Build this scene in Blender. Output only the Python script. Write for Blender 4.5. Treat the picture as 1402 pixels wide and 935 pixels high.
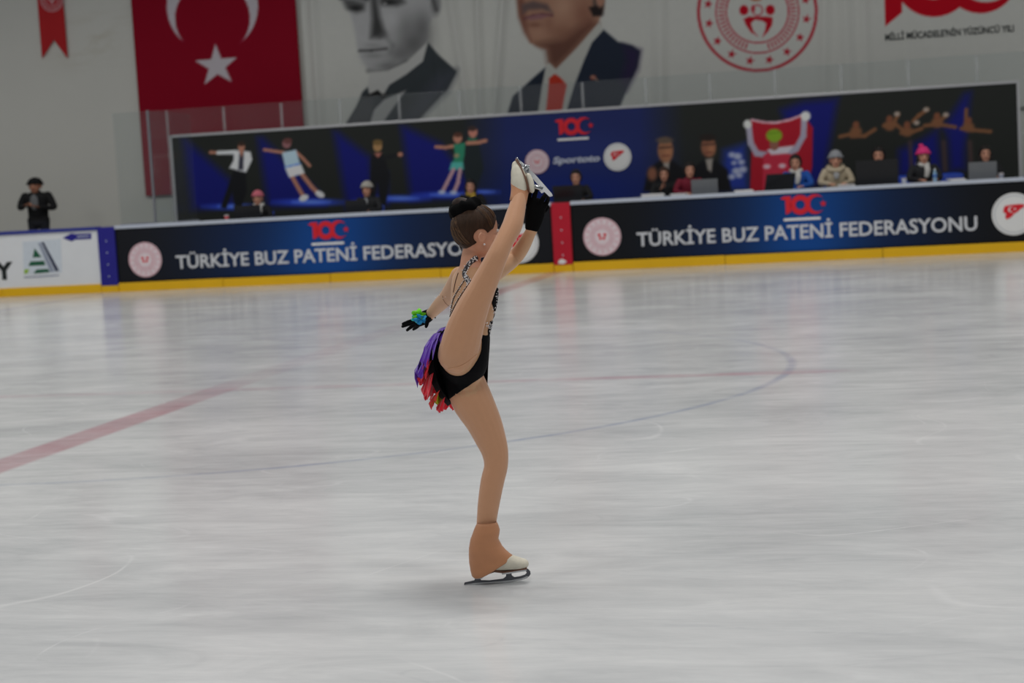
import bpy, bmesh, math, random
import numpy as np
from mathutils import Vector, Matrix
from mathutils.bvhtree import BVHTree

for o in list(bpy.data.objects):
    bpy.data.objects.remove(o)
scene = bpy.context.scene
COL = scene.collection
rnd = random.Random(7)

# ------------------------------------------------------------------ camera
FPX, W, H = 2300.0, 1402.0, 935.0
YAW, PITCH, ROLL, CAMH = math.radians(12.0), math.radians(5.31), math.radians(3.2), 1.575
cf = np.array([-math.sin(YAW)*math.cos(PITCH), math.cos(YAW)*math.cos(PITCH), -math.sin(PITCH)])
r0 = np.array([math.cos(YAW), math.sin(YAW), 0.0])
u0 = np.cross(r0, cf)
cr = math.cos(ROLL)*r0 - math.sin(ROLL)*u0
cu = math.cos(ROLL)*u0 + math.sin(ROLL)*r0
CAM = np.array([0.0, 0.0, CAMH])
cd = bpy.data.cameras.new('camera')
cam = bpy.data.objects.new('camera', cd)
COL.objects.link(cam)
cd.sensor_width = 36.0
cd.lens = FPX/W*36.0
cd.clip_end = 200
mw = Matrix.Identity(4)
for i in range(3):
    mw[i][0], mw[i][1], mw[i][2], mw[i][3] = cr[i], cu[i], -cf[i], CAM[i]
cam.matrix_world = mw
scene.camera = cam


def ray(px, py):
    return cf + (px-W/2)/FPX*cr - (py-H/2)/FPX*cu
def on_y(px, py, Y):
    d = ray(px, py); return CAM + d*((Y-CAM[1])/d[1])
def on_z(px, py, z=0.0):
    d = ray(px, py); return CAM + d*((z-CAM[2])/d[2])
def project(P):
    v = np.asarray(P) - CAM
    dep = v@cf
    return W/2 + FPX*(v@cr)/dep, H/2 - FPX*(v@cu)/dep
foot = on_z(680, 798.5)
D0 = float((foot-CAM)@cf)
def S(px, py, dd=0.0):                      # a point near the skater: pixel + distance offset from her standing skate
    return CAM + ray(px, py)*(D0+dd)
cd.dof.use_dof = True
cd.dof.focus_distance = D0
cd.dof.aperture_fstop = 3.2

# ------------------------------------------------------------------ light
world = bpy.data.worlds.new('World'); scene.world = world
world.use_nodes = True
wb = world.node_tree.nodes['Background']
wb.inputs[0].default_value = (0.86, 0.93, 1.0, 1); wb.inputs[1].default_value = 0.16
for lx in (-21.0, -11.0, -1.0, 9.0):
    for ly in (0.5, 8.5, 16.5, 24.5):
        ld = bpy.data.lights.new('hall_lamp', 'AREA')
        ld.shape = 'RECTANGLE'; ld.size = 3.0; ld.size_y = 1.0
        ld.energy = 330.0; ld.spread = math.radians(160); ld.color = (1.0, 0.985, 0.96)
        lo = bpy.data.objects.new('hall_lamp', ld)
        lo.location = (lx, ly, 9.2)
        COL.objects.link(lo)
vs = scene.view_settings
vs.view_transform = 'Standard'; vs.look = 'None'; vs.gamma = 1.0; vs.use_curve_mapping = False
vs.exposure = -0.65

# ------------------------------------------------------------------ materials
def lin(c):
    c = np.asarray(c, float)/255.0
    return np.where(c <= 0.04045, c/12.92, ((c+0.055)/1.055)**2.4)

def mat(name, rgb, rough=0.6, var=0.10, scale=12.0, metal=0.0, bump=0.0, bscale=60.0, spec=0.4, sheen=0.0, stretch=None):
    m = bpy.data.materials.new(name); m.use_nodes = True
    nt = m.node_tree; b = nt.nodes['Principled BSDF']
    b.inputs['Roughness'].default_value = rough
    b.inputs['Metallic'].default_value = metal
    b.inputs['Specular IOR Level'].default_value = spec
    if sheen: b.inputs['Sheen Weight'].default_value = sheen
    tc = nt.nodes.new('ShaderNodeTexCoord')
    mp = nt.nodes.new('ShaderNodeMapping'); nt.links.new(tc.outputs['Object'], mp.inputs['Vector'])
    if stretch: mp.inputs['Scale'].default_value = stretch
    n = nt.nodes.new('ShaderNodeTexNoise'); n.inputs['Scale'].default_value = scale; n.inputs['Detail'].default_value = 4
    nt.links.new(mp.outputs[0], n.inputs['Vector'])
    r = nt.nodes.new('ShaderNodeMix'); r.data_type = 'RGBA'
    c = lin(rgb)
    r.inputs[6].default_value = (*(np.clip(c*(1-var), 0, 1)), 1)
    r.inputs[7].default_value = (*(np.clip(c*(1+var), 0, 1)), 1)
    nt.links.new(n.outputs['Fac'], r.inputs[0])
    nt.links.new(r.outputs[2], b.inputs['Base Color'])
    if bump:
        n2 = nt.nodes.new('ShaderNodeTexNoise'); n2.inputs['Scale'].default_value = bscale; n2.inputs['Detail'].default_value = 3
        nt.links.new(mp.outputs[0], n2.inputs['Vector'])
        bp = nt.nodes.new('ShaderNodeBump'); bp.inputs['Strength'].default_value = bump; bp.inputs['Distance'].default_value = 0.01
        nt.links.new(n2.outputs['Fac'], bp.inputs['Height']); nt.links.new(bp.outputs[0], b.inputs['Normal'])
    return m

def print_mat(name, rough=0.7, spec=0.25):
    m = bpy.data.materials.new(name); m.use_nodes = True
    nt = m.node_tree; b = nt.nodes['Principled BSDF']
    b.inputs['Roughness'].default_value = rough; b.inputs['Specular IOR Level'].default_value = spec
    a = nt.nodes.new('ShaderNodeVertexColor'); a.layer_name = 'print'
    n = nt.nodes.new('ShaderNodeTexNoise'); n.inputs['Scale'].default_value = 40
    mx = nt.nodes.new('ShaderNodeMix'); mx.data_type = 'RGBA'; mx.blend_type = 'MULTIPLY'; mx.inputs[0].default_value = 0.06
    nt.links.new(a.outputs['Color'], mx.inputs[6]); nt.links.new(n.outputs['Fac'], mx.inputs[7])
    nt.links.new(mx.outputs[2], b.inputs['Base Color'])
    return m

# ------------------------------------------------------------------ object helpers
WL = {}
def link(o, parent, base):
    COL.objects.link(o)
    if parent is not None:
        o.parent = parent
        WL[o.name] = WL[parent.name]
    else:
        o.location = base; WL[o.name] = np.array(base, float)
    return o

def mesh_from(name, V, F, mats, smooth=False):
    me = bpy.data.meshes.new(name)
    me.from_pydata([tuple(v) for v in V], [], [tuple(int(i) for i in f) for f in F])
    for m in (mats if isinstance(mats, (list, tuple)) else [mats]): me.materials.append(m)
    if smooth: me.polygons.foreach_set('use_smooth', [True]*len(me.polygons))
    me.update()
    return me

def obj(name, V, F, m, parent=None, base=None, smooth=False):
    V = np.asarray(V, float)
    if parent is not None: base = WL[parent.name]
    elif base is None:
        base = np.array([(V[:,0].min()+V[:,0].max())/2, (V[:,1].min()+V[:,1].max())/2, V[:,2].min()])
    me = mesh_from(name, V-base, F, m, smooth)
    return link(bpy.data.objects.new(name, me), parent, base)

def empty(name, loc):
    o = bpy.data.objects.new(name, None); o.empty_display_size = 0.1
    return link(o, None, np.array(loc, float))

def tag(o, label=None, cat=None, group=None, kind=None):
    if label: o['label'] = label
    if cat: o['category'] = cat
    if group: o['group'] = group
    if kind: o['kind'] = kind
    return o

def copy_tree(o, parent=None):
    c = o.copy(); COL.objects.link(c); c.parent = parent
    for ch in o.children: copy_tree(ch, c)
    return c

def box(x0, x1, y0, y1, z0, z1):
    V = [(x, y, z) for x in (x0, x1) for y in (y0, y1) for z in (z0, z1)]
    F = [(0,1,3,2), (4,6,7,5), (0,4,5,1), (2,3,7,6), (0,2,6,4), (1,5,7,3)]
    return V, F

def bbox_(x0, x1, y0, y1, z0, z1, b=0.01):      # box with bevelled edges
    bm = bmesh.new()
    V, F = box(x0, x1, y0, y1, z0, z1)
    vs_ = [bm.verts.new(v) for v in V]
    for f in F: bm.faces.new([vs_[i] for i in f])
    bmesh.ops.recalc_face_normals(bm, faces=bm.faces)
    bmesh.ops.bevel(bm, geom=list(bm.edges), offset=b, segments=2, affect='EDGES', profile=0.6)
    bm.verts.index_update()
    V = [v.co[:] for v in bm.verts]; F = [[v.index for v in f.verts] for f in bm.faces]
    bm.free()
    return V, F

def join(*parts):
    V, F = [], []
    for v, f in parts:
        n = len(V); V += [tuple(p) for p in v]; F += [tuple(i+n for i in q) for q in f]
    return V, F

def catmull(K, n):
    K = np.asarray(K, float); m = len(K)
    if m == 2: return K[0] + (K[1]-K[0])*np.linspace(0, 1, n)[:, None]
    t = np.linspace(0, m-1, n); i = np.clip(t.astype(int), 0, m-2); u = (t-i)[:, None]
    P0 = K[np.maximum(i-1, 0)]; P1 = K[i]; P2 = K[i+1]; P3 = K[np.minimum(i+2, m-1)]
    return 0.5*(2*P1 + (P2-P0)*u + (2*P0-5*P1+4*P2-P3)*u*u + (3*P1-P0-3*P2+P3)*u**3)

def nrm(v):
    v = np.asarray(v, float); return v/(np.linalg.norm(v)+1e-12)

def tube(P, R, ref=None, n=18, sub=4, cap=1.0, frame=None):
    """closed tapered tube through points P with radii R (scalar or (a,b)); ref gives the direction of the b axis"""
    P = np.asarray(P, float)
    R = np.array([(r, r) if np.isscalar(r) else tuple(r) for r in R], float)
    m = max(2, (len(P)-1)*sub+1)
    Q = catmull(np.hstack([P, R]), m); P, R = Q[:, :3], np.maximum(Q[:, 3:], 1e-4)
    T = np.gradient(P, axis=0); T /= np.linalg.norm(T, axis=1)[:, None]+1e-12
    ref = np.asarray(ref if ref is not None else cf, float)
    rings = []
    def ring(c, t, a, b):
        if frame is not None: A, B = frame
        else:
            A = np.cross(t, ref)
            if np.linalg.norm(A) < 0.15: A = np.cross(t, cu)
            A = nrm(A); B = np.cross(A, t)
        th = np.linspace(0, 2*math.pi, n, endpoint=False)
        return c + np.outer(np.cos(th), A)*a + np.outer(np.sin(th), B)*b
    cap_a = [80, 60, 38, 18]
    for a in cap_a:
        s, c = math.sin(math.radians(a)), math.cos(math.radians(a))
        rings.append(ring(P[0]-T[0]*R[0].mean()*s*cap, T[0], R[0,0]*c, R[0,1]*c))
    for k in range(m): rings.append(ring(P[k], T[k], *R[k]))
    for a in cap_a[::-1]:
        s, c = math.sin(math.radians(a)), math.cos(math.radians(a))
        rings.append(ring(P[-1]+T[-1]*R[-1].mean()*s*cap, T[-1], R[-1,0]*c, R[-1,1]*c))
    V = np.vstack(rings); F = []
    for k in range(len(rings)-1):
        for j in range(n):
            j2 = (j+1) % n
            F.append((k*n+j, k*n+j2, (k+1)*n+j2, (k+1)*n+j))
    F.append(tuple(range(n))[::-1]); L = (len(rings)-1)*n; F.append(tuple(range(L, L+n)))
    return V, F

def ball(c, ax, n=16, m=10):
    """ellipsoid: ax = three scaled axis vectors"""
    c = np.asarray(c, float); ax = np.asarray(ax, float)
    V = [c+ax[2]]; F = []
    for i in range(1, m):
        a = math.pi*i/m
        for j in range(n):
            b = 2*math.pi*j/n
            V.append(c + ax[0]*math.sin(a)*math.cos(b) + ax[1]*math.sin(a)*math.sin(b) + ax[2]*math.cos(a))
    V.append(c-ax[2])
    for j in range(n): F.append((0, 1+j, 1+(j+1) % n))
    for i in range(m-2):
        for j in range(n):
            a = 1+i*n+j; b = 1+i*n+(j+1) % n
            F.append((a, a+n, b+n, b))
    L = len(V)-1; o = 1+(m-2)*n
    for j in range(n): F.append((L, o+(j+1) % n, o+j))
    return V, F

def sph(c, r, n=12, m=8): return ball(c, np.eye(3)*r, n, m)

def torus(c, axis, R, r, n=28, m=12, lump=0.0, seed=1):
    axis = nrm(axis); a = nrm(np.cross(axis, (0.3, 0.9, 0.1))); b = np.cross(axis, a)
    rg = random.Random(seed); ph = [rg.uniform(0, 6.28) for _ in range(4)]
    V, F = [], []
    for i in range(n):
        t = 2*math.pi*i/n; rad = a*math.cos(t)+b*math.sin(t)
        for j in range(m):
            s = 2*math.pi*j/m
            rr = r*(1+lump*(math.sin(5*t+ph[0]+2*s)+0.6*math.sin(9*t+ph[1]-s)))
            V.append(np.asarray(c)+rad*(R+rr*math.cos(s))+axis*rr*math.sin(s))
            F.append((i*m+j, ((i+1) % n)*m+j, ((i+1) % n)*m+(j+1) % m, i*m+(j+1) % m))
    return V, F

def remesh(prims, voxel, smooth=4, factor=0.5):
    V, F = join(*prims)
    me = mesh_from('tmp', V, F, [])
    o = bpy.data.objects.new('tmp', me); COL.objects.link(o)
    r = o.modifiers.new('r', 'REMESH'); r.mode = 'VOXEL'; r.voxel_size = voxel
    if smooth:
        s = o.modifiers.new('s', 'SMOOTH'); s.iterations = smooth; s.factor = factor
    dg = bpy.context.evaluated_depsgraph_get()
    em = o.evaluated_get(dg).to_mesh()
    V = np.empty(len(em.vertices)*3); em.vertices.foreach_get('co', V); V = V.reshape(-1, 3)
    N = np.empty(len(em.vertices)*3); em.vertices.foreach_get('normal', N); N = N.reshape(-1, 3)
    F = [tuple(p.vertices) for p in em.polygons]
    o.evaluated_get(dg).to_mesh_clear()
    bpy.data.objects.remove(o); bpy.data.meshes.remove(me)
    return V, N, F

def shell(V, N, F, mask, off):
    """cloth lying on the faces chosen by mask, raised by off and closing onto the body at its border"""
    Fs = [f for f, k in zip(F, mask) if k]
    if not Fs: return np.zeros((0, 3)), []
    cnt = {}
    for f in Fs:
        for i in range(len(f)):
            e = tuple(sorted((f[i], f[(i+1) % len(f)]))); cnt[e] = cnt.get(e, 0)+1
    bd = set(v for e, c in cnt.items() if c == 1 for v in e)
    used = sorted(set(v for f in Fs for v in f)); ix = {v: i for i, v in enumerate(used)}
    P = V[used].copy()
    # relax the border so the hem runs clean
    nb = {}
    for e, c in cnt.items():
        if c == 1: nb.setdefault(e[0], []).append(e[1]); nb.setdefault(e[1], []).append(e[0])
    for _ in range(6):
        Q = P.copy()
        for v in bd:
            if len(nb[v]) == 2: Q[ix[v]] = 0.4*P[ix[v]] + 0.3*(P[ix[nb[v][0]]]+P[ix[nb[v][1]]])
        P = Q
    o = np.array([off*0.35 if v in bd else off for v in used])
    P = P + N[used]*o[:, None]
    return P, [tuple(ix[v] for v in f) for f in Fs]

# ------------------------------------------------------------------ print on flat things
def poly_sd(X, Y, pts):
    pts = np.asarray(pts, float); n = len(pts)
    d = np.full(X.shape, 1e9); inside = np.zeros(X.shape, bool)
    for i in range(n):
        ax, ay = pts[i]; bx, by = pts[(i+1) % n]
        ex, ey = bx-ax, by-ay; wx, wy = X-ax, Y-ay
        t = np.clip((wx*ex+wy*ey)/(ex*ex+ey*ey+1e-9), 0, 1)
        d = np.minimum(d, (wx-ex*t)**2+(wy-ey*t)**2)
        c = ((ay <= Y) & (by > Y)) | ((by <= Y) & (ay > Y))
        xi = ax + (Y-ay)/(by-ay if abs(by-ay) > 1e-9 else 1e-9)*ex
        inside ^= c & (X < xi)
    return np.sqrt(d)*np.where(inside, -1, 1)

class Paint:
    def __init__(s, X, Y, base):
        s.X, s.Y = X, Y; s.C = np.tile(np.asarray(base, float), (len(X), 1))
    def mix(s, idx, a, rgb):
        a = np.clip(a, 0, 1)[:, None]; s.C[idx] = s.C[idx]*(1-a) + np.asarray(rgb, float)*a
    def sel(s, x0, x1, y0, y1, pad):
        return np.nonzero((s.X > x0-pad) & (s.X < x1+pad) & (s.Y > y0-pad) & (s.Y < y1+pad))[0]
    def poly(s, pts, rgb, soft=1.5, alpha=1.0):
        p = np.asarray(pts, float); i = s.sel(p[:,0].min(), p[:,0].max(), p[:,1].min(), p[:,1].max(), soft+1)
        if len(i): s.mix(i, alpha*(0.5-poly_sd(s.X[i], s.Y[i], p)/soft), rgb)
    def ell(s, cx, cy, rx, ry, rgb, soft=1.5, alpha=1.0, rot=0.0):
        R = max(rx, ry); i = s.sel(cx-R, cx+R, cy-R, cy+R, soft+1)
        if not len(i): return
        dx, dy = s.X[i]-cx, s.Y[i]-cy; c, q = math.cos(rot), math.sin(rot)
        u, v = (dx*c+dy*q)/rx, (-dx*q+dy*c)/ry
        s.mix(i, alpha*(0.5-(np.sqrt(u*u+v*v)-1)*min(rx, ry)/soft), rgb)
    def ring(s, cx, cy, r, w, rgb, soft=1.2, alpha=1.0):
        i = s.sel(cx-r, cx+r, cy-r, cy+r, w+soft+1)
        if len(i): s.mix(i, alpha*(0.5-(np.abs(np.hypot(s.X[i]-cx, s.Y[i]-cy)-r)-w/2)/soft), rgb)
    def blob(s, cx, cy, rx, ry, rgb, alpha=1.0):
        i = s.sel(cx-3*rx, cx+3*rx, cy-3*ry, cy+3*ry, 0)
        if len(i): s.mix(i, alpha*np.exp(-((s.X[i]-cx)/rx)**2-((s.Y[i]-cy)/ry)**2), rgb)
    def line(s, pts, w, rgb, soft=1.2, alpha=1.0):
        for (ax, ay), (bx, by) in zip(pts[:-1], pts[1:]):
            i = s.sel(min(ax, bx), max(ax, bx), min(ay, by), max(ay, by), w+soft+1)
            if not len(i): continue
            ex, ey = bx-ax, by-ay; wx, wy = s.X[i]-ax, s.Y[i]-ay
            t = np.clip((wx*ex+wy*ey)/(ex*ex+ey*ey+1e-9), 0, 1)
            s.mix(i, alpha*(0.5-(np.hypot(wx-ex*t, wy-ey*t)-w/2)/soft), rgb)
    def star(s, cx, cy, r, rgb, rot=0.0, soft=1.0, k=0.42):
        s.poly([(cx+(r if j % 2 == 0 else r*k)*math.sin(rot+j*math.pi/5), cy-(r if j % 2 == 0 else r*k)*math.cos(rot+j*math.pi/5)) for j in range(10)], rgb, soft)

def print_sheet(name, x0, x1, z0, z1, Y, step, base, painter, m, parent=None, fold=None, thick=0.004, gain=1.0, outline=None):
    """a cloth or board facing -y in plane Y whose print is a colour attribute; the painter draws in photograph units"""
    nx = max(2, int((x1-x0)/step)+1); nz = max(2, int((z1-z0)/step)+1)
    gx, gz = np.meshgrid(np.linspace(x0, x1, nx), np.linspace(z0, z1, nz))
    gx, gz = gx.ravel(), gz.ravel()
    gy = np.full(gx.shape, Y) + (fold(gx, gz) if fold else 0)
    flat = np.stack([gx, np.full(gx.shape, Y), gz], 1)
    PX, PY = project(flat)
    p = Paint(PX, PY, base); painter(p)
    V = np.stack([gx, gy, gz], 1)
    I = np.arange(nx*nz).reshape(nz, nx)
    Q = np.stack([I[:-1, :-1], I[:-1, 1:], I[1:, 1:], I[1:, :-1]], -1).reshape(-1, 4)
    nf = len(V)
    rim = np.concatenate([I[0], I[1:, -1], I[-1, -2::-1], I[-2:0:-1, 0]])
    B = V[rim] + np.array([0, thick, 0])
    bi = nf + np.arange(len(rim)); nxt = np.roll(np.arange(len(rim)), -1)
    side = np.stack([rim, bi, bi[nxt], rim[nxt]], 1)
    base_ = WL[parent.name] if parent is not None else np.array([(x0+x1)/2, Y, z0])
    allV = np.vstack([V, B]) - base_
    me = bpy.data.meshes.new(name)
    faces = np.vstack([Q, side])
    me.vertices.add(len(allV)); me.vertices.foreach_set('co', allV.ravel())
    me.loops.add(faces.size); me.loops.foreach_set('vertex_index', faces.ravel().astype(np.int32))
    me.polygons.add(len(faces)); me.polygons.foreach_set('loop_start', np.arange(0, faces.size, 4, dtype=np.int32))
    me.polygons.foreach_set('use_smooth', [True]*len(Q)+[False]*len(side))
    me.update(); me.validate()
    ca = me.color_attributes.new('print', 'FLOAT_COLOR', 'POINT')
    C = np.clip(lin(p.C)*gain, 0.004, 0.9)
    C = np.vstack([C, C[rim]])
    ca.data.foreach_set('color', np.hstack([C, np.ones((len(C), 1))]).ravel())
    me.materials.append(m)
    return link(bpy.data.objects.new(name, me), parent, base_)

def flat_poly(pts, Y, th=0.006):          # extruded polygon; pts in (x, z)
    n = len(pts)
    V = [(x, Y, z) for x, z in pts] + [(x, Y+th, z) for x, z in pts]
    F = [tuple(range(n)), tuple(range(2*n-1, n-1, -1))] + [(i, n+i, n+(i+1) % n, (i+1) % n) for i in range(n)]
    return V, F
def flat_disc(cx, cz, r, Y, n=40, th=0.006):
    return flat_poly([(cx+r*math.cos(2*math.pi*i/n), cz+r*math.sin(2*math.pi*i/n)) for i in range(n)], Y, th)
def flat_ring(cx, cz, ra, rb, Y, n=40, th=0.004):
    V, F = [], []
    for i in range(n):
        c, s = math.cos(2*math.pi*i/n), math.sin(2*math.pi*i/n)
        for r, y in ((ra, Y), (rb, Y), (rb, Y+th), (ra, Y+th)): V.append((cx+r*c, y, cz+r*s))
        j = (i+1) % n
        for k in range(4): F.append((i*4+k, i*4+(k+1) % 4, j*4+(k+1) % 4, j*4+k))
    return V, F
def star_pts(cx, cz, r, k=0.4, rot=0.0):
    return [(cx+(r if j % 2 == 0 else r*k)*math.sin(rot+j*math.pi/5), cz+(r if j % 2 == 0 else r*k)*math.cos(rot+j*math.pi/5)) for j in range(10)]

def text_geo(s, offset=0.03):
    cu_ = bpy.data.curves.new('t', 'FONT'); cu_.body = s; cu_.extrude = 0.004; cu_.offset = offset; cu_.resolution_u = 3
    o = bpy.data.objects.new('t', cu_); COL.objects.link(o)
    dg = bpy.context.evaluated_depsgraph_get(); dg.update()
    me = bpy.data.meshes.new_from_object(o.evaluated_get(dg))
    V = np.array([v.co[:] for v in me.vertices]); F = [tuple(p.vertices) for p in me.polygons]
    bpy.data.objects.remove(o); bpy.data.curves.remove(cu_); bpy.data.meshes.remove(me)
    V[:, 0] -= V[:, 0].min()
    return V, F
def text_on(s, name, x0, x1, z0, cap, Y, m, parent, offset=0.03, th=0.004, fold=None, ref='H', shear=0.0):
    V, F = text_geo(s, offset)
    w = V[:, 0].max(); Vh, _ = text_geo(ref, offset); h = Vh[:, 1].max()
    X = x0 + V[:, 0]/w*(x1-x0) + shear*V[:, 1]/h*cap; Z = z0 + V[:, 1]/h*cap
    Yv = np.where(V[:, 2] > 0, Y-th, Y)
    if fold is not None: Yv = Yv + fold(X, Z)
    return obj(name, np.stack([X, Yv, Z], 1), F, m, parent)

# ================================================================== THE SETTING
YB = float(on_z(701, 375.6)[1])           # rink side of the far boards
YG = YB + 2.45                            # glass screen behind the officials
YD = YB + 2.25                            # printed backdrop
YW = YB + 4.6                             # end wall
XC = float(on_z(470, 474)[0])             # red centre line
PLAT = 0.5

# ---- ice
m = bpy.data.materials.new('ice'); m.use_nodes = True
nt = m.node_tree; b = nt.nodes['Principled BSDF']; N_ = nt.nodes; L_ = nt.links
geo = N_.new('ShaderNodeNewGeometry')
sep = N_.new('ShaderNodeSeparateXYZ'); L_.new(geo.outputs['Position'], sep.inputs[0])
def math_(op, a, b_=None, c=None, clamp=False):
    n = N_.new('ShaderNodeMath'); n.operation = op; n.use_clamp = clamp
    for i, v in enumerate((a, b_, c)):
        if v is None: continue
        if isinstance(v, (int, float)): n.inputs[i].default_value = v
        else: L_.new(v, n.inputs[i])
    return n.outputs[0]
def noise_(scale, detail=5, rough=0.6, st=(1, 1, 1), dist=0.0, rotz=0.0):
    mp = N_.new('ShaderNodeMapping'); mp.inputs['Scale'].default_value = st; mp.inputs['Rotation'].default_value = (0, 0, rotz)
    L_.new(geo.outputs['Position'], mp.inputs['Vector'])
    n = N_.new('ShaderNodeTexNoise'); n.inputs['Scale'].default_value = scale; n.inputs['Detail'].default_value = detail
    n.inputs['Roughness'].default_value = rough; n.inputs['Distortion'].default_value = dist
    L_.new(mp.outputs[0], n.inputs['Vector']); return n.outputs['Fac']
def ramp_(v, lo, hi): return math_('DIVIDE', math_('SUBTRACT', v, lo), hi-lo, clamp=True)
def mixc(f, a, c):
    n = N_.new('ShaderNodeMix'); n.data_type = 'RGBA'
    if isinstance(f, (int, float)): n.inputs[0].default_value = f
    else: L_.new(f, n.inputs[0])
    for i, v in ((6, a), (7, c)):
        if isinstance(v, tuple): n.inputs[i].default_value = (*v, 1)
        else: L_.new(v, n.inputs[i])
    return n.outputs[2]
n1 = noise_(0.75, 6, 0.62, (0.55, 1.0, 1), 0.5)
n2 = noise_(2.6, 6, 0.7, (0.4, 1.3, 1), 1.2, 0.25)
n3 = noise_(9.0, 4, 0.7, (0.25, 1.4, 1), 0.6, -0.15)
tone = math_('ADD', math_('MULTIPLY', n1, 0.5), math_('ADD', math_('MULTIPLY', n2, 0.32), math_('MULTIPLY', n3, 0.18)))
tone = ramp_(tone, 0.33, 0.65)
col = mixc(tone, (0.50, 0.513, 0.525), (0.81, 0.812, 0.81))
# skate marks: thin contour lines of warped noise, light and dark
def marks(scale, st, rotz, w):
    v = noise_(scale, 1.0, 0.4, st, 0.3, rotz)
    return math_('SUBTRACT', 1.0, math_('DIVIDE', math_('ABSOLUTE', math_('SUBTRACT', v, 0.5)), w), clamp=True)
k1 = math_('MULTIPLY', marks(0.55, (1, 1, 1), 0.3, 0.004), ramp_(noise_(1.3), 0.5, 0.62))
k2 = math_('MULTIPLY', marks(0.8, (0.6, 1, 1), 1.3, 0.004), ramp_(noise_(1.7, rotz=1.0), 0.5, 0.62))
k3 = math_('MULTIPLY', marks(1.4, (0.5, 1, 1), 2.2, 0.006), ramp_(noise_(2.1, rotz=2.0), 0.5, 0.62))
col = mixc(math_('MULTIPLY', k1, 0.55), col, (0.86, 0.86, 0.86))
col = mixc(math_('MULTIPLY', k2, 0.5), col, (0.82, 0.82, 0.83))
col = mixc(math_('MULTIPLY', k3, 0.25), col, (0.40, 0.42, 0.45))
# painted lines under the ice
wear = math_('MULTIPLY', math_('MULTIPLY_ADD', ramp_(noise_(1.8, 6, 0.7), 0.30, 0.62), -0.75, 1.0), math_('MULTIPLY_ADD', ramp_(noise_(0.22, 2, 0.5), 0.42, 0.58), -0.6, 1.0))
def band(v, half, soft): return math_('SUBTRACT', 1.0, ramp_(v, half-soft, half+soft), clamp=True)
dx = math_('ABSOLUTE', math_('SUBTRACT', sep.outputs[0], XC))
scuff = math_('MULTIPLY_ADD', math_('MULTIPLY', ramp_(sep.outputs[1], 11.8, 14.0), band(sep.outputs[1], 22.0, 2.0)), -0.85, 1.0)   # line skated away around the centre spot
cl = math_('MULTIPLY', band(dx, 0.15, 0.03), math_('MULTIPLY', scuff, math_('MULTIPLY_ADD', ramp_(noise_(1.8, 6, 0.7), 0.30, 0.62), -0.35, 1.0)))
col = mixc(math_('MULTIPLY', cl, 0.66), col, (0.46, 0.14, 0.19))
YC = 13.6
ddx = math_('SUBTRACT', sep.outputs[0], XC); ddy = math_('SUBTRACT', sep.outputs[1], YC)
rad = math_('SQRT', math_('ADD', math_('MULTIPLY', ddx, ddx), math_('MULTIPLY', ddy, ddy)))
cc = band(math_('ABSOLUTE', math_('SUBTRACT', rad, 4.75)), 0.035, 0.02)
col = mixc(math_('MULTIPLY', math_('MULTIPLY', cc, wear), 0.6), col, (0.17, 0.24, 0.42))
lr = band(math_('ABSOLUTE', math_('SUBTRACT', sep.outputs[1], 13.2)), 0.10, 0.06)
lr = math_('MULTIPLY', lr, band(math_('ABSOLUTE', math_('SUBTRACT', sep.outputs[0], -4.5)), 4.2, 0.3))
col = mixc(math_('MULTIPLY', math_('MULTIPLY', lr, wear), 0.55), col, (0.5, 0.16, 0.22))
XBL = float(on_y(148, 350, YB)[0])
bl = math_('MULTIPLY', band(math_('ABSOLUTE', math_('SUBTRACT', sep.outputs[0], XBL)), 0.15, 0.03), wear)
col = mixc(math_('MULTIPLY', bl, 0.5), col, (0.12, 0.16, 0.42))
L_.new(col, b.inputs['Base Color'])
rg = math_('MULTIPLY_ADD', n2, 0.20, 0.07)
L_.new(rg, b.inputs['Roughness'])
b.inputs['Specular IOR Level'].default_value = 0.25; b.inputs['IOR'].default_value = 1.31
bp = N_.new('ShaderNodeBump'); bp.inputs['Strength'].default_value = 0.04; bp.inputs['Distance'].default_value = 0.02
L_.new(n3, bp.inputs['Height']); L_.new(bp.outputs[0], b.inputs['Normal'])
ICE = m
o = obj('floor', *box(-45, 35, -3, YB+0.02, -0.15, 0.0), ICE); tag(o, 'white skating ice with worn red and blue lines', 'ice', kind='structure')

# ---- end wall and the raised floor behind the boards
WALL = mat('wall_paint', (226, 225, 217), 0.85, 0.05, 0.35, bump=0.10, bscale=3.0)
nt = WALL.node_tree; N_ = nt.nodes; L_ = nt.links
geo = N_.new('ShaderNodeNewGeometry'); sep = N_.new('ShaderNodeSeparateXYZ'); L_.new(geo.outputs['Position'], sep.inputs[0])
old = [l for l in L_ if l.to_socket.name == 'Base Color'][0].from_socket
stn = ramp_(noise_(0.9, 7, 0.62, (0.5, 1, 1.6), 0.8), 0.53, 0.66)
st0 = on_y(140, 48, YW)
sx = band(math_('ABSOLUTE', math_('SUBTRACT', sep.outputs[0], float(st0[0])-0.2)), 1.0, 0.6)
sz = band(math_('ABSOLUTE', math_('SUBTRACT', sep.outputs[2], float(st0[2])-0.1)), 0.35, 0.4)
L_.new(mixc(math_('MULTIPLY', math_('MULTIPLY', stn, math_('MULTIPLY', sx, sz)), 0.55), old, (0.52, 0.47, 0.34)), N_['Principled BSDF'].inputs['Base Color'])
o = obj('wall_back', *box(-45, 35, YW, YW+0.3, 0, 10), WALL); tag(o, 'large off-white plastered end wall with faint damp stains', 'wall', kind='structure')
o = obj('platform_floor', *box(-45, 35, YB+0.16, YW, 0.0, PLAT), mat('concrete', (120, 120, 118), 0.9, 0.12, 3)); tag(o, 'raised concrete floor behind the rink boards', 'floor', kind='structure')

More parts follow.
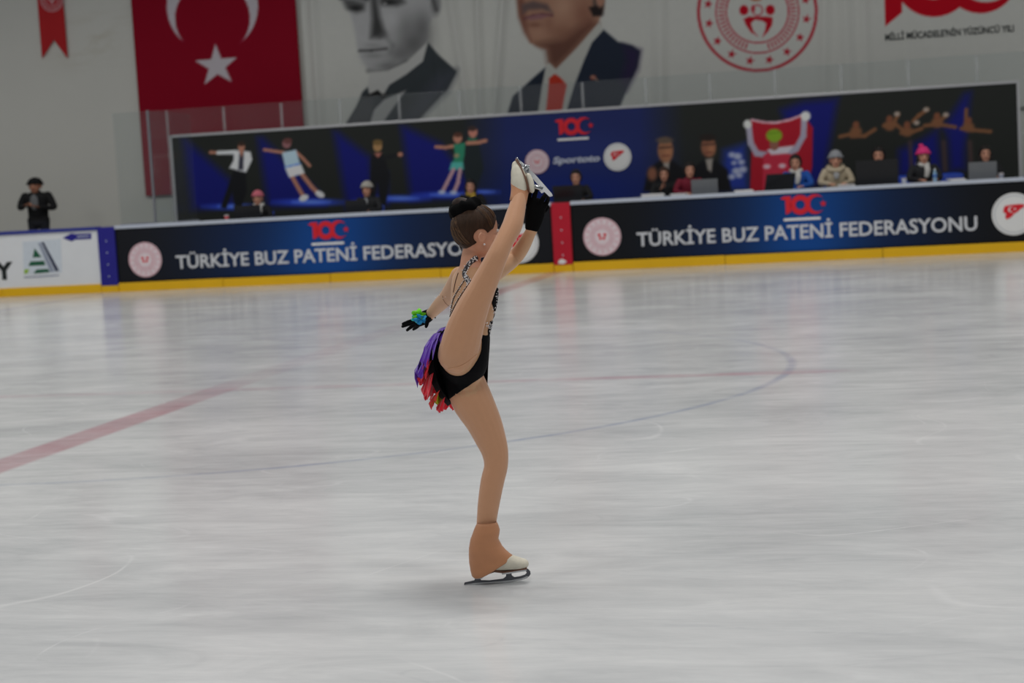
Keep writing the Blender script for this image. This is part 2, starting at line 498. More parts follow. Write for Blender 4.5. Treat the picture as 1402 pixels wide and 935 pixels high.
# ---- far boards
def bx(px): return float(on_y(px, 357-0.0525*(px-161), YB)[0])
BT = 1.17
PRINT = print_mat('banner_print', 0.6, 0.15)
CLOTH = print_mat('cloth_print', 0.85, 0.15)
YEL = mat('yellow_plastic', (238, 186, 22), 0.35, 0.06, 2.0)
WHITE = mat('white_plastic', (232, 234, 236), 0.35, 0.04, 3.0)
NAVY = mat('blue_plastic', (38, 34, 138), 0.4, 0.10, 3.0)
REDP = mat('red_plastic', (190, 18, 44), 0.4, 0.08, 3.0)
CAPM = mat('grey_cap_rail', (196, 203, 216), 0.4, 0.05, 4.0)
CAPB = mat('blue_cap_rail', (44, 54, 140), 0.4, 0.08, 4.0)
WHT = mat('white_print', (236, 236, 234), 0.5, 0.03)
RED = mat('red_print', (222, 26, 44), 0.5, 0.05)
PINK = mat('pale_pink_print', (236, 222, 226), 0.5, 0.05)
ROSE = mat('rose_print', (218, 164, 174), 0.5, 0.08)
DKB = mat('dark_navy_print', (34, 42, 74), 0.5, 0.1)

def emblem(px, py, rpx, Y, parent, name='round_emblem'):
    c = on_y(px, py, Y); r = rpx/FPX*float((c-CAM)@cf)
    d = obj(name, *flat_disc(c[0], c[2], r, Y-0.012, 44, 0.012), PINK, parent)
    sub = d
    if parent.parent is not None: sub = parent
    geo_ = [flat_ring(c[0], c[2], r*0.93, r*0.985, Y-0.016), flat_ring(c[0], c[2], r*0.64, r*0.67, Y-0.016), flat_ring(c[0], c[2], r*0.40, r*0.43, Y-0.016)]
    geo_ += [flat_poly(star_pts(c[0]+r*0.80*math.cos(a), c[2]+r*0.80*math.sin(a), r*0.085), Y-0.016, 0.004) for a in np.linspace(0, 2*math.pi, 17)[:-1]]
    geo_ += [flat_poly([(c[0]+r*q*math.cos(a+da), c[2]+r*q*math.sin(a+da)) for q, da in ((0.48, -0.05), (0.59, -0.04), (0.59, 0.04), (0.48, 0.05))], Y-0.016, 0.004) for a in np.linspace(0, 2*math.pi, 37)[:-1]]
    obj('emblem_rings', *join(*geo_), ROSE, sub)
    heart = [flat_disc(c[0]-r*0.15, c[2]+r*0.10, r*0.08, Y-0.016, 12, 0.004), flat_disc(c[0]+r*0.15, c[2]+r*0.10, r*0.08, Y-0.016, 12, 0.004),
             flat_poly([(c[0]-r*0.2, c[2]+0.0), (c[0], c[2]-r*0.04), (c[0]+r*0.2, c[2]), (c[0]+r*0.1, c[2]-r*0.2), (c[0]+r*0.02, c[2]-r*0.08), (c[0]-r*0.02, c[2]-r*0.08), (c[0]-r*0.1, c[2]-r*0.2)], Y-0.016, 0.004)]
    obj('emblem_heart', *join(*heart), RED, sub)
    return d

def crescent(cx, cz, R, Y, th=0.006, k=0.80, off=0.28, ang=0.0, n=20):
    # outer arc then inner arc, opening to the right
    a0 = 0.62; pts = []
    for i in range(n+1):
        a = a0 + (2*math.pi-2*a0)*i/n; pts.append((R*math.cos(a), R*math.sin(a)))
    tip = np.array(pts[0]); cxi = off*R; ri = math.hypot(tip[0]-cxi, tip[1]); b0 = math.atan2(tip[1], tip[0]-cxi)
    for i in range(1, n):
        a = (2*math.pi-b0) - (2*math.pi-2*b0)*i/n; pts.append((cxi+ri*math.cos(a), ri*math.sin(a)))
    c, s = math.cos(ang), math.sin(ang)
    return flat_poly([(cx+x*c-z*s, cz+x*s+z*c) for x, z in pts], Y, th)

def logo100(px, py, wpx, Y, parent):
    """red 1, 0 and a crescent with a star, a white rule underneath"""
    c = on_y(px, py, Y); s = wpx/FPX*float((c-CAM)@cf)      # overall width
    x, z = c[0], c[2]; h = s*0.40; yy = Y-0.012
    one = flat_poly([(x-s*0.5, z+h*0.38), (x-s*0.42, z+h*0.5), (x-s*0.27, z+h*0.5), (x-s*0.27, z-h*0.36), (x-s*0.39, z-h*0.5), (x-s*0.39, z+h*0.28)], yy, 0.008)
    zero = flat_ring(x-s*0.07, z, h*0.26, h*0.54, yy, 30, 0.008)
    cres = crescent(x+s*0.25, z, h*0.54, yy-0.003, 0.008)
    st = flat_poly(star_pts(x+s*0.43, z, h*0.2), yy, 0.008)
    obj('centenary_logo', *join(one, zero, cres, st), RED, parent)
    obj('logo_rule', *flat_poly([(x-s*0.44, z-h*0.86), (x+s*0.36, z-h*0.86), (x+s*0.36, z-h*0.72), (x-s*0.44, z-h*0.72)], yy, 0.008), WHT, parent)

def crest(px, py, rpx, Y, parent):
    c = on_y(px, py, Y); r = rpx/FPX*float((c-CAM)@cf); x, z = c[0], c[2]
    obj('white_roundel', *flat_disc(x, z, r, Y-0.012, 44, 0.012), WHT, parent)
    obj('roundel_ring', *flat_ring(x, z, r*0.86, r*0.90, Y-0.016), mat('silver_print', (190, 194, 200), 0.4), parent)
    sh = [(-.48, .22), (-.40, .40), (-.10, .44), (.22, .46), (.50, .44), (.46, .30), (.30, .22), (.18, .10), (.02, .02), (-.12, -.14), (-.34, -.24), (-.40, -.10), (-.34, .04), (-.46, .08)]
    o = obj('red_emblem', *flat_poly([(x+r*a, z+r*q) for a, q in sh], Y-0.018, 0.006), RED, parent)
    obj('white_crescent', *join(crescent(x-r*0.12, z+r*0.22, r*0.13, Y-0.022, 0.004), flat_poly(star_pts(x+r*0.06, z+r*0.24, r*0.07), Y-0.022, 0.004)), WHT, parent)

def kick(x0, x1, parent):
    n = max(1, round((x1-x0)/2.35)); e = np.linspace(x0, x1, n+1)
    for i in range(n):
        d = 0.004*(i % 2)
        obj('kick_plate', *bbox_(e[i]+0.004, e[i+1]-0.004, YB-0.022-d, YB+0.03, 0.0, 0.165-d, 0.006), YEL, parent)
def cap_rail(x0, x1, parent, m):
    obj('cap_rail', *bbox_(x0, x1, YB-0.03, YB+0.17, BT, BT+0.065, 0.012), m, parent)

def board(x0, x1, name, label, m, painter=None, base=(20, 20, 22), cap=CAPM):
    r = empty(name, ((x0+x1)/2, YB, 0.0)); tag(r, label, 'rink board')
    obj('board_panel', *box(x0, x1, YB, YB+0.14, 0.0, BT), m, r)
    if painter is not None:
        print_sheet('printed_cover', x0+0.01, x1-0.01, 0.17, BT-0.003, YB-0.006, 0.045, base, painter, PRINT, r, thick=0.006, gain=1.5)
    kick(x0, x1, r)
    cap_rail(x0, x1, r, cap)
    return r

xs = [bx(136.5), bx(160.5), bx(756.5), bx(783), bx(1432)]
BLK = mat('black_board', (26, 27, 30), 0.4, 0.05)
wb_ = board(bx(-260), xs[0], 'rink_board', 'white rink board with green and navy triangle logo and blue arrow', WHITE, cap=CAPB)
def board_paint(cx):
    def f(p):
        p.blob(cx, 320, 120, 260, (14, 64, 132), 0.95)
        p.blob(cx-40, 350, 90, 40, (20, 74, 146), 0.35)
        p.blob(cx+130, 330, 80, 120, (16, 28, 62), 0.5)
        p.blob(cx-130, 330, 80, 120, (16, 28, 62), 0.5)
    return f
lb = board(xs[1], xs[2], 'advertising_board', 'black and blue lettered rink board left of the red post', BLK, board_paint(452), (22, 23, 27))
rb = board(xs[3], xs[4], 'advertising_board', 'black and blue lettered rink board right of the red post', BLK, board_paint(1105), (18, 19, 21))
def post(x0, x1, label, m):
    r = empty('line_post', ((x0+x1)/2, YB, 0.0)); tag(r, label, 'board post')
    obj('post_panel', *bbox_(x0, x1, YB-0.03, YB+0.16, 0.125, BT+0.05, 0.015), m, r)
    obj('kick_plate', *bbox_(x0, x1, YB-0.024, YB+0.05, 0.0, 0.13, 0.006), YEL, r)
    for z in (0.30, 0.52, 0.74, 0.96):
        obj('bolt', *ball(((x0+x1)/2, YB-0.03, z), np.diag([0.014, 0.008, 0.014]), 8, 5), CAPM, r)
    return r
bp_ = post(xs[0]+0.005, xs[1]-0.005, 'narrow dark blue post panel between white and black boards', NAVY)
rp_ = post(xs[2]+0.005, xs[3]-0.005, 'narrow red post panel between the two black boards', REDP)
wl = on_y(772, 358, YB); obj('tape_scrap', *flat_poly([(wl[0]-.10, wl[2]-.03), (wl[0]+.0, wl[2]-.04), (wl[0]+.06, wl[2]+.0), (wl[0]-.02, wl[2]+.05), (wl[0]-.08, wl[2]+.03)], YB-0.036, 0.006), WHT, rp_)

LTR = mat('board_letter_white', (212, 214, 218), 0.5, 0.03)
def board_text(px0, py0, px1, py1, cap_px, parent):
    a = on_y(px0, py0, YB); e = on_y(px1, py1, YB); cap = cap_px/FPX*float((a-CAM)@cf)
    text_on('TÜRKİYE BUZ PATENİ FEDERASYONU', 'lettering', a[0], e[0], a[2], cap, YB-0.008, LTR, parent, 0.018, 0.006)
board_text(242, 367.5, 672, 345, 17.5, lb)
board_text(872.5, 337, 1338, 310.5, 18.5, rb)
emblem(199, 355.5, 24, YB-0.006, lb); emblem(824.5, 324, 26, YB-0.006, rb)
logo100(450, 315, 58, YB-0.006, lb); logo100(1100, 280, 62, YB-0.006, rb)
crest(711, 333, 27, YB-0.006, lb); crest(1388, 293, 29, YB-0.006, rb)
# white board: letters, triangle logo, arrow
def P2(px, py, Y=None):
    q = on_y(px, py, YB if Y is None else Y); return (float(q[0]), float(q[2]))
def pp(pts, dy=0.008, th=0.008, Y=None):
    Y = YB if Y is None else Y
    return flat_poly([P2(x, y, Y) for x, y in pts], Y-dy, th)
GRN = mat('dark_green_print', (24, 92, 62), 0.5, 0.1); LIM = mat('lime_print', (150, 190, 40), 0.5); GRYP = mat('grey_print', (150, 158, 176), 0.5); BKP = mat('black_print', (22, 30, 28), 0.5)
a = on_y(-26, 383, YB); e = on_y(19, 381, YB)
text_on('NY', 'lettering', a[0], e[0], a[2], 24/FPX*30.0, YB-0.002, BKP, wb_, 0.05, 0.006)
obj('logo_panel', *pp([(31, 331), (83, 327), (85, 373), (33, 376)], 0.004, 0.004), mat('pale_blue_print', (214, 222, 230), 0.45), wb_)
obj('logo_green', *join(pp([(47.5, 340), (57, 352), (45, 352.5)]), pp([(42, 358), (60.5, 357), (62.5, 363), (39, 364)]), pp([(50, 369), (66, 368), (68.5, 372.5), (46, 374.5)])), GRN, wb_)
obj('logo_navy', *pp([(57, 331.5), (60, 331.5), (81, 370.5), (76.5, 371.5)]), DKB, wb_)
obj('logo_grey', *pp([(52.5, 333), (56, 332), (75, 371.5), (69, 372)]), GRYP, wb_)
obj('logo_leaf', *pp([(33.5, 369), (40.5, 368.5), (37.5, 374), (33.5, 375)]), LIM, wb_)
obj('logo_rule', *pp([(33, 378.8), (81, 376), (81, 377.5), (33, 380.5)]), GRYP, wb_)
obj('arrow', *pp([(86, 325.5), (98, 319.5), (103, 320.5), (125, 319.5), (125, 327), (103, 328), (98, 330.5)]), NAVY, wb_)
a = on_y(105, 326.5, YB); e = on_y(123, 325.3, YB)
obj('arrow_stripe', *pp([(106, 325), (122, 324), (122, 322.5), (106, 323.5)], 0.012, 0.004), CAPM, wb_)

# ---- glass screen behind the officials
def glass_mat(name='plexiglass', h0=0.02, h1=0.04):
    m = bpy.data.materials.new(name); m.use_nodes = True
    nt = m.node_tree; nt.nodes.clear()
    out = nt.nodes.new('ShaderNodeOutputMaterial'); tr = nt.nodes.new('ShaderNodeBsdfTransparent'); tr.inputs[0].default_value = (0.93, 0.95, 0.95, 1)
    df = nt.nodes.new('ShaderNodeBsdfDiffuse'); df.inputs[0].default_value = (0.75, 0.75, 0.76, 1)
    gl = nt.nodes.new('ShaderNodeBsdfGlossy'); gl.inputs['Roughness'].default_value = 0.12
    n = nt.nodes.new('ShaderNodeTexNoise'); n.inputs['Scale'].default_value = 1.5
    mr = nt.nodes.new('ShaderNodeMapRange'); mr.inputs[3].default_value = h0; mr.inputs[4].default_value = h1
    nt.links.new(n.outputs['Fac'], mr.inputs[0])
    m1 = nt.nodes.new('ShaderNodeMixShader'); nt.links.new(mr.outputs[0], m1.inputs[0]); nt.links.new(tr.outputs[0], m1.inputs[1]); nt.links.new(df.outputs[0], m1.inputs[2])
    m2 = nt.nodes.new('ShaderNodeMixShader'); m2.inputs[0].default_value = 0.025; nt.links.new(m1.outputs[0], m2.inputs[1]); nt.links.new(gl.outputs[0], m2.inputs[2])
    nt.links.new(m2.outputs[0], out.inputs[0]); return m
GLASS = glass_mat()
STRIP = glass_mat('clear_joint_strip', 0.16, 0.26)
def gx(px, py=150): return float(on_y(px, py, YG)[0])
zt = float(on_y(700, 118, YG)[2])
gr = empty('glass_screen', (gx(700), YG, PLAT)); tag(gr, 'clear plexiglass screen standing behind the printed backdrop', 'glass screen')
e0 = gx(157, 200); e1 = gx(1500, 90); st = gx(306)-gx(228)
js = [e0] + [gx(228)+st*k for k in range(0, 40) if e0 < gx(228)+st*k < e1] + [e1]
for a, c in zip(js[:-1], js[1:]):
    obj('pane', *bbox_(a+0.006, c-0.006, YG, YG+0.012, 1.22, zt, 0.004), GLASS, gr)
    obj('joint_strip', *box(c-0.028, c+0.028, YG-0.01, YG-0.002, 1.22, zt-0.02), STRIP, gr) if c < e1 else None
obj('base_rail', *bbox_(e0, e1, YG-0.05, YG+0.06, 1.13, 1.22, 0.01), CAPB, gr)
obj('screen_skirt', *box(e0, e1, YG-0.02, YG+0.03, PLAT, 1.13), WHITE, gr)
# a side return of the glass at its left end, coming forward to the boards
sr = empty('glass_return', (float(on_y(212, 290, YB+0.19)[0]), YB+1.2, BT)); tag(sr, 'short plexiglass return panel on the boards at the backdrop left end', 'glass screen')
xr = float(on_y(212, 290, YB+0.19)[0])
obj('pane', *bbox_(xr-0.006, xr+0.006, YB+0.20, YD-0.06, BT+0.07, zt-0.12, 0.004), GLASS, sr)
obj('edge_post', *bbox_(xr-0.02, xr+0.02, YB+0.17, YB+0.21, BT-0.05, zt-0.12, 0.006), mat('grey_post', (120, 122, 128), 0.4, 0.05), sr)
obj('sill', *bbox_(xr-0.05, xr+0.05, YB+0.17, YD-0.06, PLAT, BT+0.07, 0.01), CAPM, sr)

# ---- printed backdrop
dx0 = float(on_y(239, 245, YD)[0]); dx1 = float(on_y(1394, 180, YD)[0])
dzt = float(on_y(700, 158.5, YD)[2])
bd = empty('backdrop', ((dx0+dx1)/2, YD, PLAT)); tag(bd, 'long dark blue printed backdrop with figure skaters behind the officials', 'backdrop')
def paint_backdrop(p):
    dk = (30, 32, 29); bl = (18, 22, 92); b2 = (22, 30, 84)
    for x0, x1, a in ((660, 905, 0.95),):
        p.poly([(x0, 60), (x1, 60), (x1+5, 330), (x0+5, 330)], (26, 34, 76), 60, 0.98)
    p.blob(790, 205, 90, 25, (34, 44, 96), 0.6); p.blob(790, 262, 110, 30, (16, 32, 100), 0.7)
    beams = [[(249, 190), (256, 191), (316, 246), (322, 284), (262, 288)], [(352, 188), (360, 188), (436, 262), (446, 282), (366, 284)],
             [(456, 180), (464, 181), (508, 215), (512, 285), (474, 287)], [(548, 172), (556, 173), (604, 196), (660, 270), (562, 276)],
             [(516, 240), (530, 236), (532, 280), (512, 284)], [(1068, 150), (1100, 138), (1148, 134), (1128, 250), (1102, 260)], [(1320, 128), (1330, 126), (1324, 180), (1316, 200), (1290, 175)],
             [(1262, 190), (1284, 176), (1290, 236), (1228, 244), (1230, 205)], [(1296, 178), (1322, 180), (1322, 232), (1300, 236)]]
    for q in beams: p.poly(q, bl, 12, 0.85)
    p.poly([(990, 205), (1022, 195), (1026, 262), (985, 262)], (30, 46, 120), 12, 0.85)
    for cx, cy, rx, ry in ((316, 283, 36, 4), (422, 277, 46, 5), (545, 272, 40, 4.5), (610, 267, 42, 4), (660, 263, 20, 3), (505, 276, 20, 4)):
        p.ell(cx, cy, rx, ry, (40, 62, 170), 5, 0.95); p.ell(cx+4, cy-0.5, rx*0.5, ry*0.5, (92, 124, 205), 4, 0.8)
    skin = (150, 104, 86); skd = (112, 74, 56)
    # first skater: white jacket, black trousers, arm out to the left
    p.poly([(322, 226), (336, 233), (338, 262), (330, 286), (322, 286), (318, 262), (310, 286), (302, 284), (314, 250)], (20, 21, 24), 2)
    p.line([(288, 208.5), (300, 209)], 4, skin); p.line([(299, 209), (322, 208.5)], 5.5, (180, 182, 186))
    p.poly([(320, 205.5), (330, 206), (343, 208), (345, 219), (337, 236), (328, 234), (314, 230), (320, 219)], (182, 184, 188), 1.5)
    p.poly([(328, 208), (334, 208), (333, 233), (326, 232)], (46, 46, 58), 1.5); p.poly([(327, 206), (334, 206), (331, 216)], skin, 1.5)
    p.ell(330.5, 201, 4.6, 6, skin); p.ell(330.5, 197, 5, 3.4, (48, 36, 30))
    # second skater: pale dress
    p.line([(362, 205), (376, 207), (390, 209)], 4, skin); p.line([(404, 207), (415, 217), (424, 227)], 4, skin)
    p.line([(399, 240), (409, 258), (415, 268)], 5.5, skin); p.line([(413, 238), (427, 256), (435, 264)], 5.5, skin)
    p.poly([(386, 209), (405, 205), (411, 225), (391, 231)], (150, 172, 194), 1.5); p.poly([(390, 229), (412, 225), (417, 237), (396, 243)], (192, 204, 208), 2)
    p.line([(391, 229), (411, 224)], 2, (70, 110, 180))
    p.ell(416, 271, 6.5, 4, (214, 214, 214), rot=-0.4); p.ell(438, 266, 6.5, 4, (214, 214, 214), rot=0.5)
    p.ell(392.5, 196.5, 6, 6.5, (120, 82, 84)); p.ell(394, 193, 6, 4, (84, 52, 50))
    # third skater: black suit
    p.poly([(508, 212), (526, 212), (534, 240), (528, 284), (520, 284), (517, 250), (512, 284), (504, 284), (507, 245)], (22, 23, 26), 2.5)
    p.line([(526, 216), (546, 212)], 6, (26, 27, 29)); p.ell(548, 211.5, 3.5, 3, skin); p.ell(517, 200.5, 6, 7, (140, 108, 72)); p.ell(517, 195, 6.6, 4, (96, 76, 46)); p.poly([(512, 210), (523, 209), (518, 216)], (146, 92, 80), 1.5)
    # fourth: pair
    p.poly([(640, 188), (654, 188), (662, 230), (652, 262), (640, 262), (634, 225)], (28, 34, 36), 3); p.poly([(641, 188), (654, 189), (650, 196), (640, 196)], (40, 84, 66), 2)
    p.ell(647.5, 181, 6, 7.5, (158, 104, 90)); p.ell(646.5, 176, 6, 3.6, (50, 38, 36))
    p.line([(597, 201), (610, 202), (626, 199)], 4.5, skin); p.line([(640, 196), (655, 195), (665, 192.5)], 5, skin)
    p.poly([(621, 198), (637, 195), (636, 212), (633, 226), (619, 226), (623, 212)], (40, 110, 84), 2); p.ell(625, 213, 4, 3, (140, 120, 92), 2, 0.7)
    p.poly([(618, 222), (634, 222), (635, 232), (615, 233)], (70, 150, 140), 2.5)
    p.line([(621, 232), (612, 250), (606, 262)], 5, (158, 126, 132)); p.line([(630, 232), (627, 250), (622, 262)], 5, (158, 126, 132))
    p.ell(605, 263, 5, 2.6, (150, 160, 200)); p.ell(621, 263.5, 5, 2.6, (150, 160, 200)); p.ell(626.5, 189, 6, 7, skin); p.ell(627, 184.5, 6, 3.4, (70, 44, 36))
    # two men in dark suits
    for cx, cy, rx, ry, c in ((911, 205.5, 10.5, 17, (122, 84, 62)), (970, 201, 10, 14, (116, 76, 58))):
        p.poly([(cx-30, 262), (cx-24, 232), (cx-8, 220), (cx+10, 220), (cx+26, 232), (cx+32, 262)], (20, 20, 23), 4)
        p.poly([(cx-4, 218), (cx+6, 217), (cx+4, 236), (cx-1, 232)], (128, 122, 116), 2.5)
        p.ell(cx, cy, rx, ry, c, 3); p.ell(cx+4, cy+4, rx*0.5, ry*0.6, (146, 100, 72), 6, 0.6); p.line([(cx-8, cy-3), (cx+8, cy-4)], 2.2, (54, 38, 34), 2)
        p.line([(cx-4, cy+8), (cx+5, cy+7.5)], 1.6, (84, 44, 40), 2)
    p.ell(969, 188.5, 11, 5, (34, 28, 26), 3); p.ell(910, 192, 11, 4.5, (78, 66, 56), 3); p.ell(893, 238, 7, 10, (110, 72, 56), 4, 0.8)
    # white blossom-like figure
    for dx_, dy_, r in ((-6, -14, 5), (2, -12, 6), (7, -4, 5), (-3, -3, 4), (9, 6, 6), (0, 8, 6), (-6, 16, 5), (4, 14, 5)):
        p.ell(1008+dx_, 226+dy_, r, r*0.8, (140, 146, 168), 3, 0.8)
    # skater in a green helmet holding up a red flag
    p.poly([(1028, 164), (1060, 168), (1100, 157), (1113, 175), (1112, 228), (1106, 258), (1027, 262), (1029, 205)], (140, 22, 36), 2)
    p.line([(1029, 164), (1046, 167.5), (1062, 168), (1082, 164), (1101, 156.5)], 2.6, (190, 150, 160))
    p.line([(1025, 172), (1028, 196), (1036, 210), (1050, 212)], 8, (140, 136, 152), 2); p.line([(1101, 162), (1100, 186), (1090, 204), (1078, 210)], 8, (140, 136, 152), 2)
    p.ell(1023.5, 170, 5.5, 6, (178, 180, 176), 2); p.ell(1103, 159, 6.5, 6.5, (190, 190, 180), 2)
    p.poly([(1045, 213), (1054, 207), (1070, 207), (1084, 212), (1080, 258), (1044, 260)], (160, 40, 58), 2); p.poly([(1050, 205), (1072, 201), (1088, 199), (1078, 210), (1056, 212)], (176, 170, 178), 2)
    p.ell(1060, 198, 6.5, 8, (120, 78, 66), 2); p.ell(1060, 185.5, 11, 9, (108, 140, 36), 2.5); p.line([(1052, 183), (1068, 181)], 2, (90, 120, 30)); p.ell(1050, 228, 5, 3, (214, 160, 170), 2); p.ell(1071, 227, 5, 3, (214, 160, 170), 2)
    # team of dancers with raised arms
    br = (104, 70, 48); b3 = (104, 64, 46)
    for q in ([(1150, 187), (1164, 184), (1174, 180)], [(1166, 187), (1184, 186), (1198, 177)], [(1210, 172), (1226, 170), (1236, 178)], [(1222, 172), (1230, 156)], [(1234, 182), (1250, 180), (1262, 176)], [(1250, 166), (1258, 158), (1270, 150)],
              [(1266, 172), (1284, 170), (1308, 174)], [(1280, 170), (1296, 158)], [(1316, 176), (1332, 178), (1356, 180)], [(1322, 172), (1323, 150)]):
        p.line(q, 5, br, 2.5)
    for x, y in ((1172, 180), (1218, 172), (1242, 180), (1283, 168), (1326, 174)): p.ell(x, y, 8, 7, br, 4); p.ell(x, y-9, 4.5, 5, b3, 2.5)
    for x, y in ((1268, 150), (1255, 168), (1228, 156), (1295, 157)): p.ell(x, y, 4, 3, (140, 128, 118), 2)
    for x in (1246, 1292, 1328): p.line([(x, 195), (x+2, 232)], 7, (62, 48, 48), 4, 0.7)
    # logo roundel print
    p.ell(788, 218, 33, 8, (150, 156, 186), 2, 0.0)
print_sheet('printed_fabric', dx0, dx1, PLAT+0.55, dzt, YD, 0.022, (31, 33, 31), paint_backdrop, PRINT, bd, thick=0.02, gain=1.9)
FRM = mat('aluminium_frame', (196, 196, 198), 0.35, 0.05, metal=0.3)
obj('frame_rail', *bbox_(dx0-0.04, dx1+0.02, YD-0.015, YD+0.05, dzt, dzt+0.05, 0.008), FRM, bd)
for x in (dx0-0.02, dx1+0.02): obj('frame_upright', *bbox_(x-0.025, x+0.025, YD-0.015, YD+0.05, PLAT, dzt+0.05, 0.008), FRM, bd)
emblem(735.5, 221.5, 16.5, YD-0.004, bd); crest(845.5, 215, 19, YD-0.004, bd); logo100(786, 173, 54, YD-0.004, bd)
a = on_y(757, 224, YD); e = on_y(821, 221, YD)
text_on('Sportoto', 'script_lettering', a[0], e[0], a[2], 0.12, YD-0.006, mat('pale_print', (190, 196, 214), 0.5), bd, 0.045, 0.006, shear=0.25)

# ---- cloth on the wall: flag, ribbon, big banner
def fold_flag(x, z):
    z0_ = 2.2
    return 0.02*np.sin(x*2.4+0.7) + 0.010*np.sin(x*6.1+z*0.4) - 0.02
fx0 = float(on_y(191, 130, YW)[0]); fx1 = float(on_y(412, 85, YW)[0]); fz0 = float(on_y(214, 268, YW)[2]); fzt = fz0+6.4
def paint_flag(p):
    w = (222, 214, 220); red = p.C[0].copy()
    p.ell(291.5, 9, 62, 62, w, 1.6); p.ell(291.5, 25, 50.5, 50.5, red, 1.6)
    o_ = [(295, 59.5), (325, 78.5), (318, 112.5), (280, 116), (267.5, 83)]; c = np.mean(o_, 0); pts = []
    for i in range(5):
        a, q = np.array(o_[i]), np.array(o_[(i+1) % 5]); pts += [tuple(a), tuple(c + ((a+q)/2-c)*0.48)]
    p.poly(pts, w, 1.4)
fl = print_sheet('national_flag', fx0, fx1, fz0, fzt, YW-0.06, 0.03, (156, 10, 40), paint_flag, CLOTH, fold=fold_flag, gain=1.0)
tag(fl, 'tall red flag with white crescent and star hanging on wall', 'flag')
# ribbon pennant
rx = [P2(x, y, YW-0.03) for x, y in ((52.5, 0), (58, 80), (74.5, 54.5), (92, 80), (88, 0))]
rz = float(on_y(70, -60, YW)[2])
RIB = mat('ribbon_red', (196, 30, 36), 0.75, 0.08, 3, bump=0.2, bscale=5)
rbm = bpy.data.objects
xl = (rx[0][0]+rx[1][0])/2; xr_ = (rx[3][0]+rx[4][0])/2
o = obj('ribbon_pennant', *flat_poly([(xl, rz), (xl, rx[1][1]), (rx[2][0], rx[2][1]), (xr_, rx[3][1]), (xr_, rz)], YW-0.06, 0.02), RIB)
tag(o, 'narrow red swallow-tailed pennant with pale round emblem on the wall', 'pennant')
c = on_y(71, -1, YW-0.06); R_ = 19/FPX*33
eg = [flat_ring(c[0], c[2], R_*q, R_*(q+0.06), YW-0.066) for q in (0.92, 0.72, 0.52)] + [flat_poly(star_pts(c[0]+R_*0.84*math.cos(t), c[2]+R_*0.84*math.sin(t), R_*0.07), YW-0.066, 0.004) for t in np.linspace(0, 6.283, 17)[:-1]] + [flat_disc(c[0]-R_*0.2, c[2]+R_*0.05, R_*0.13, YW-0.066, 14), flat_disc(c[0]+R_*0.2, c[2]+R_*0.05, R_*0.13, YW-0.066, 14), flat_poly([(c[0]-R_*0.2, c[2]-R_*0.08), (c[0]+R_*0.2, c[2]-R_*0.08), (c[0], c[2]-R_*0.42)], YW-0.066)]
obj('emblem', *join(*eg), mat('pale_ribbon_print', (222, 176, 182), 0.7), o)

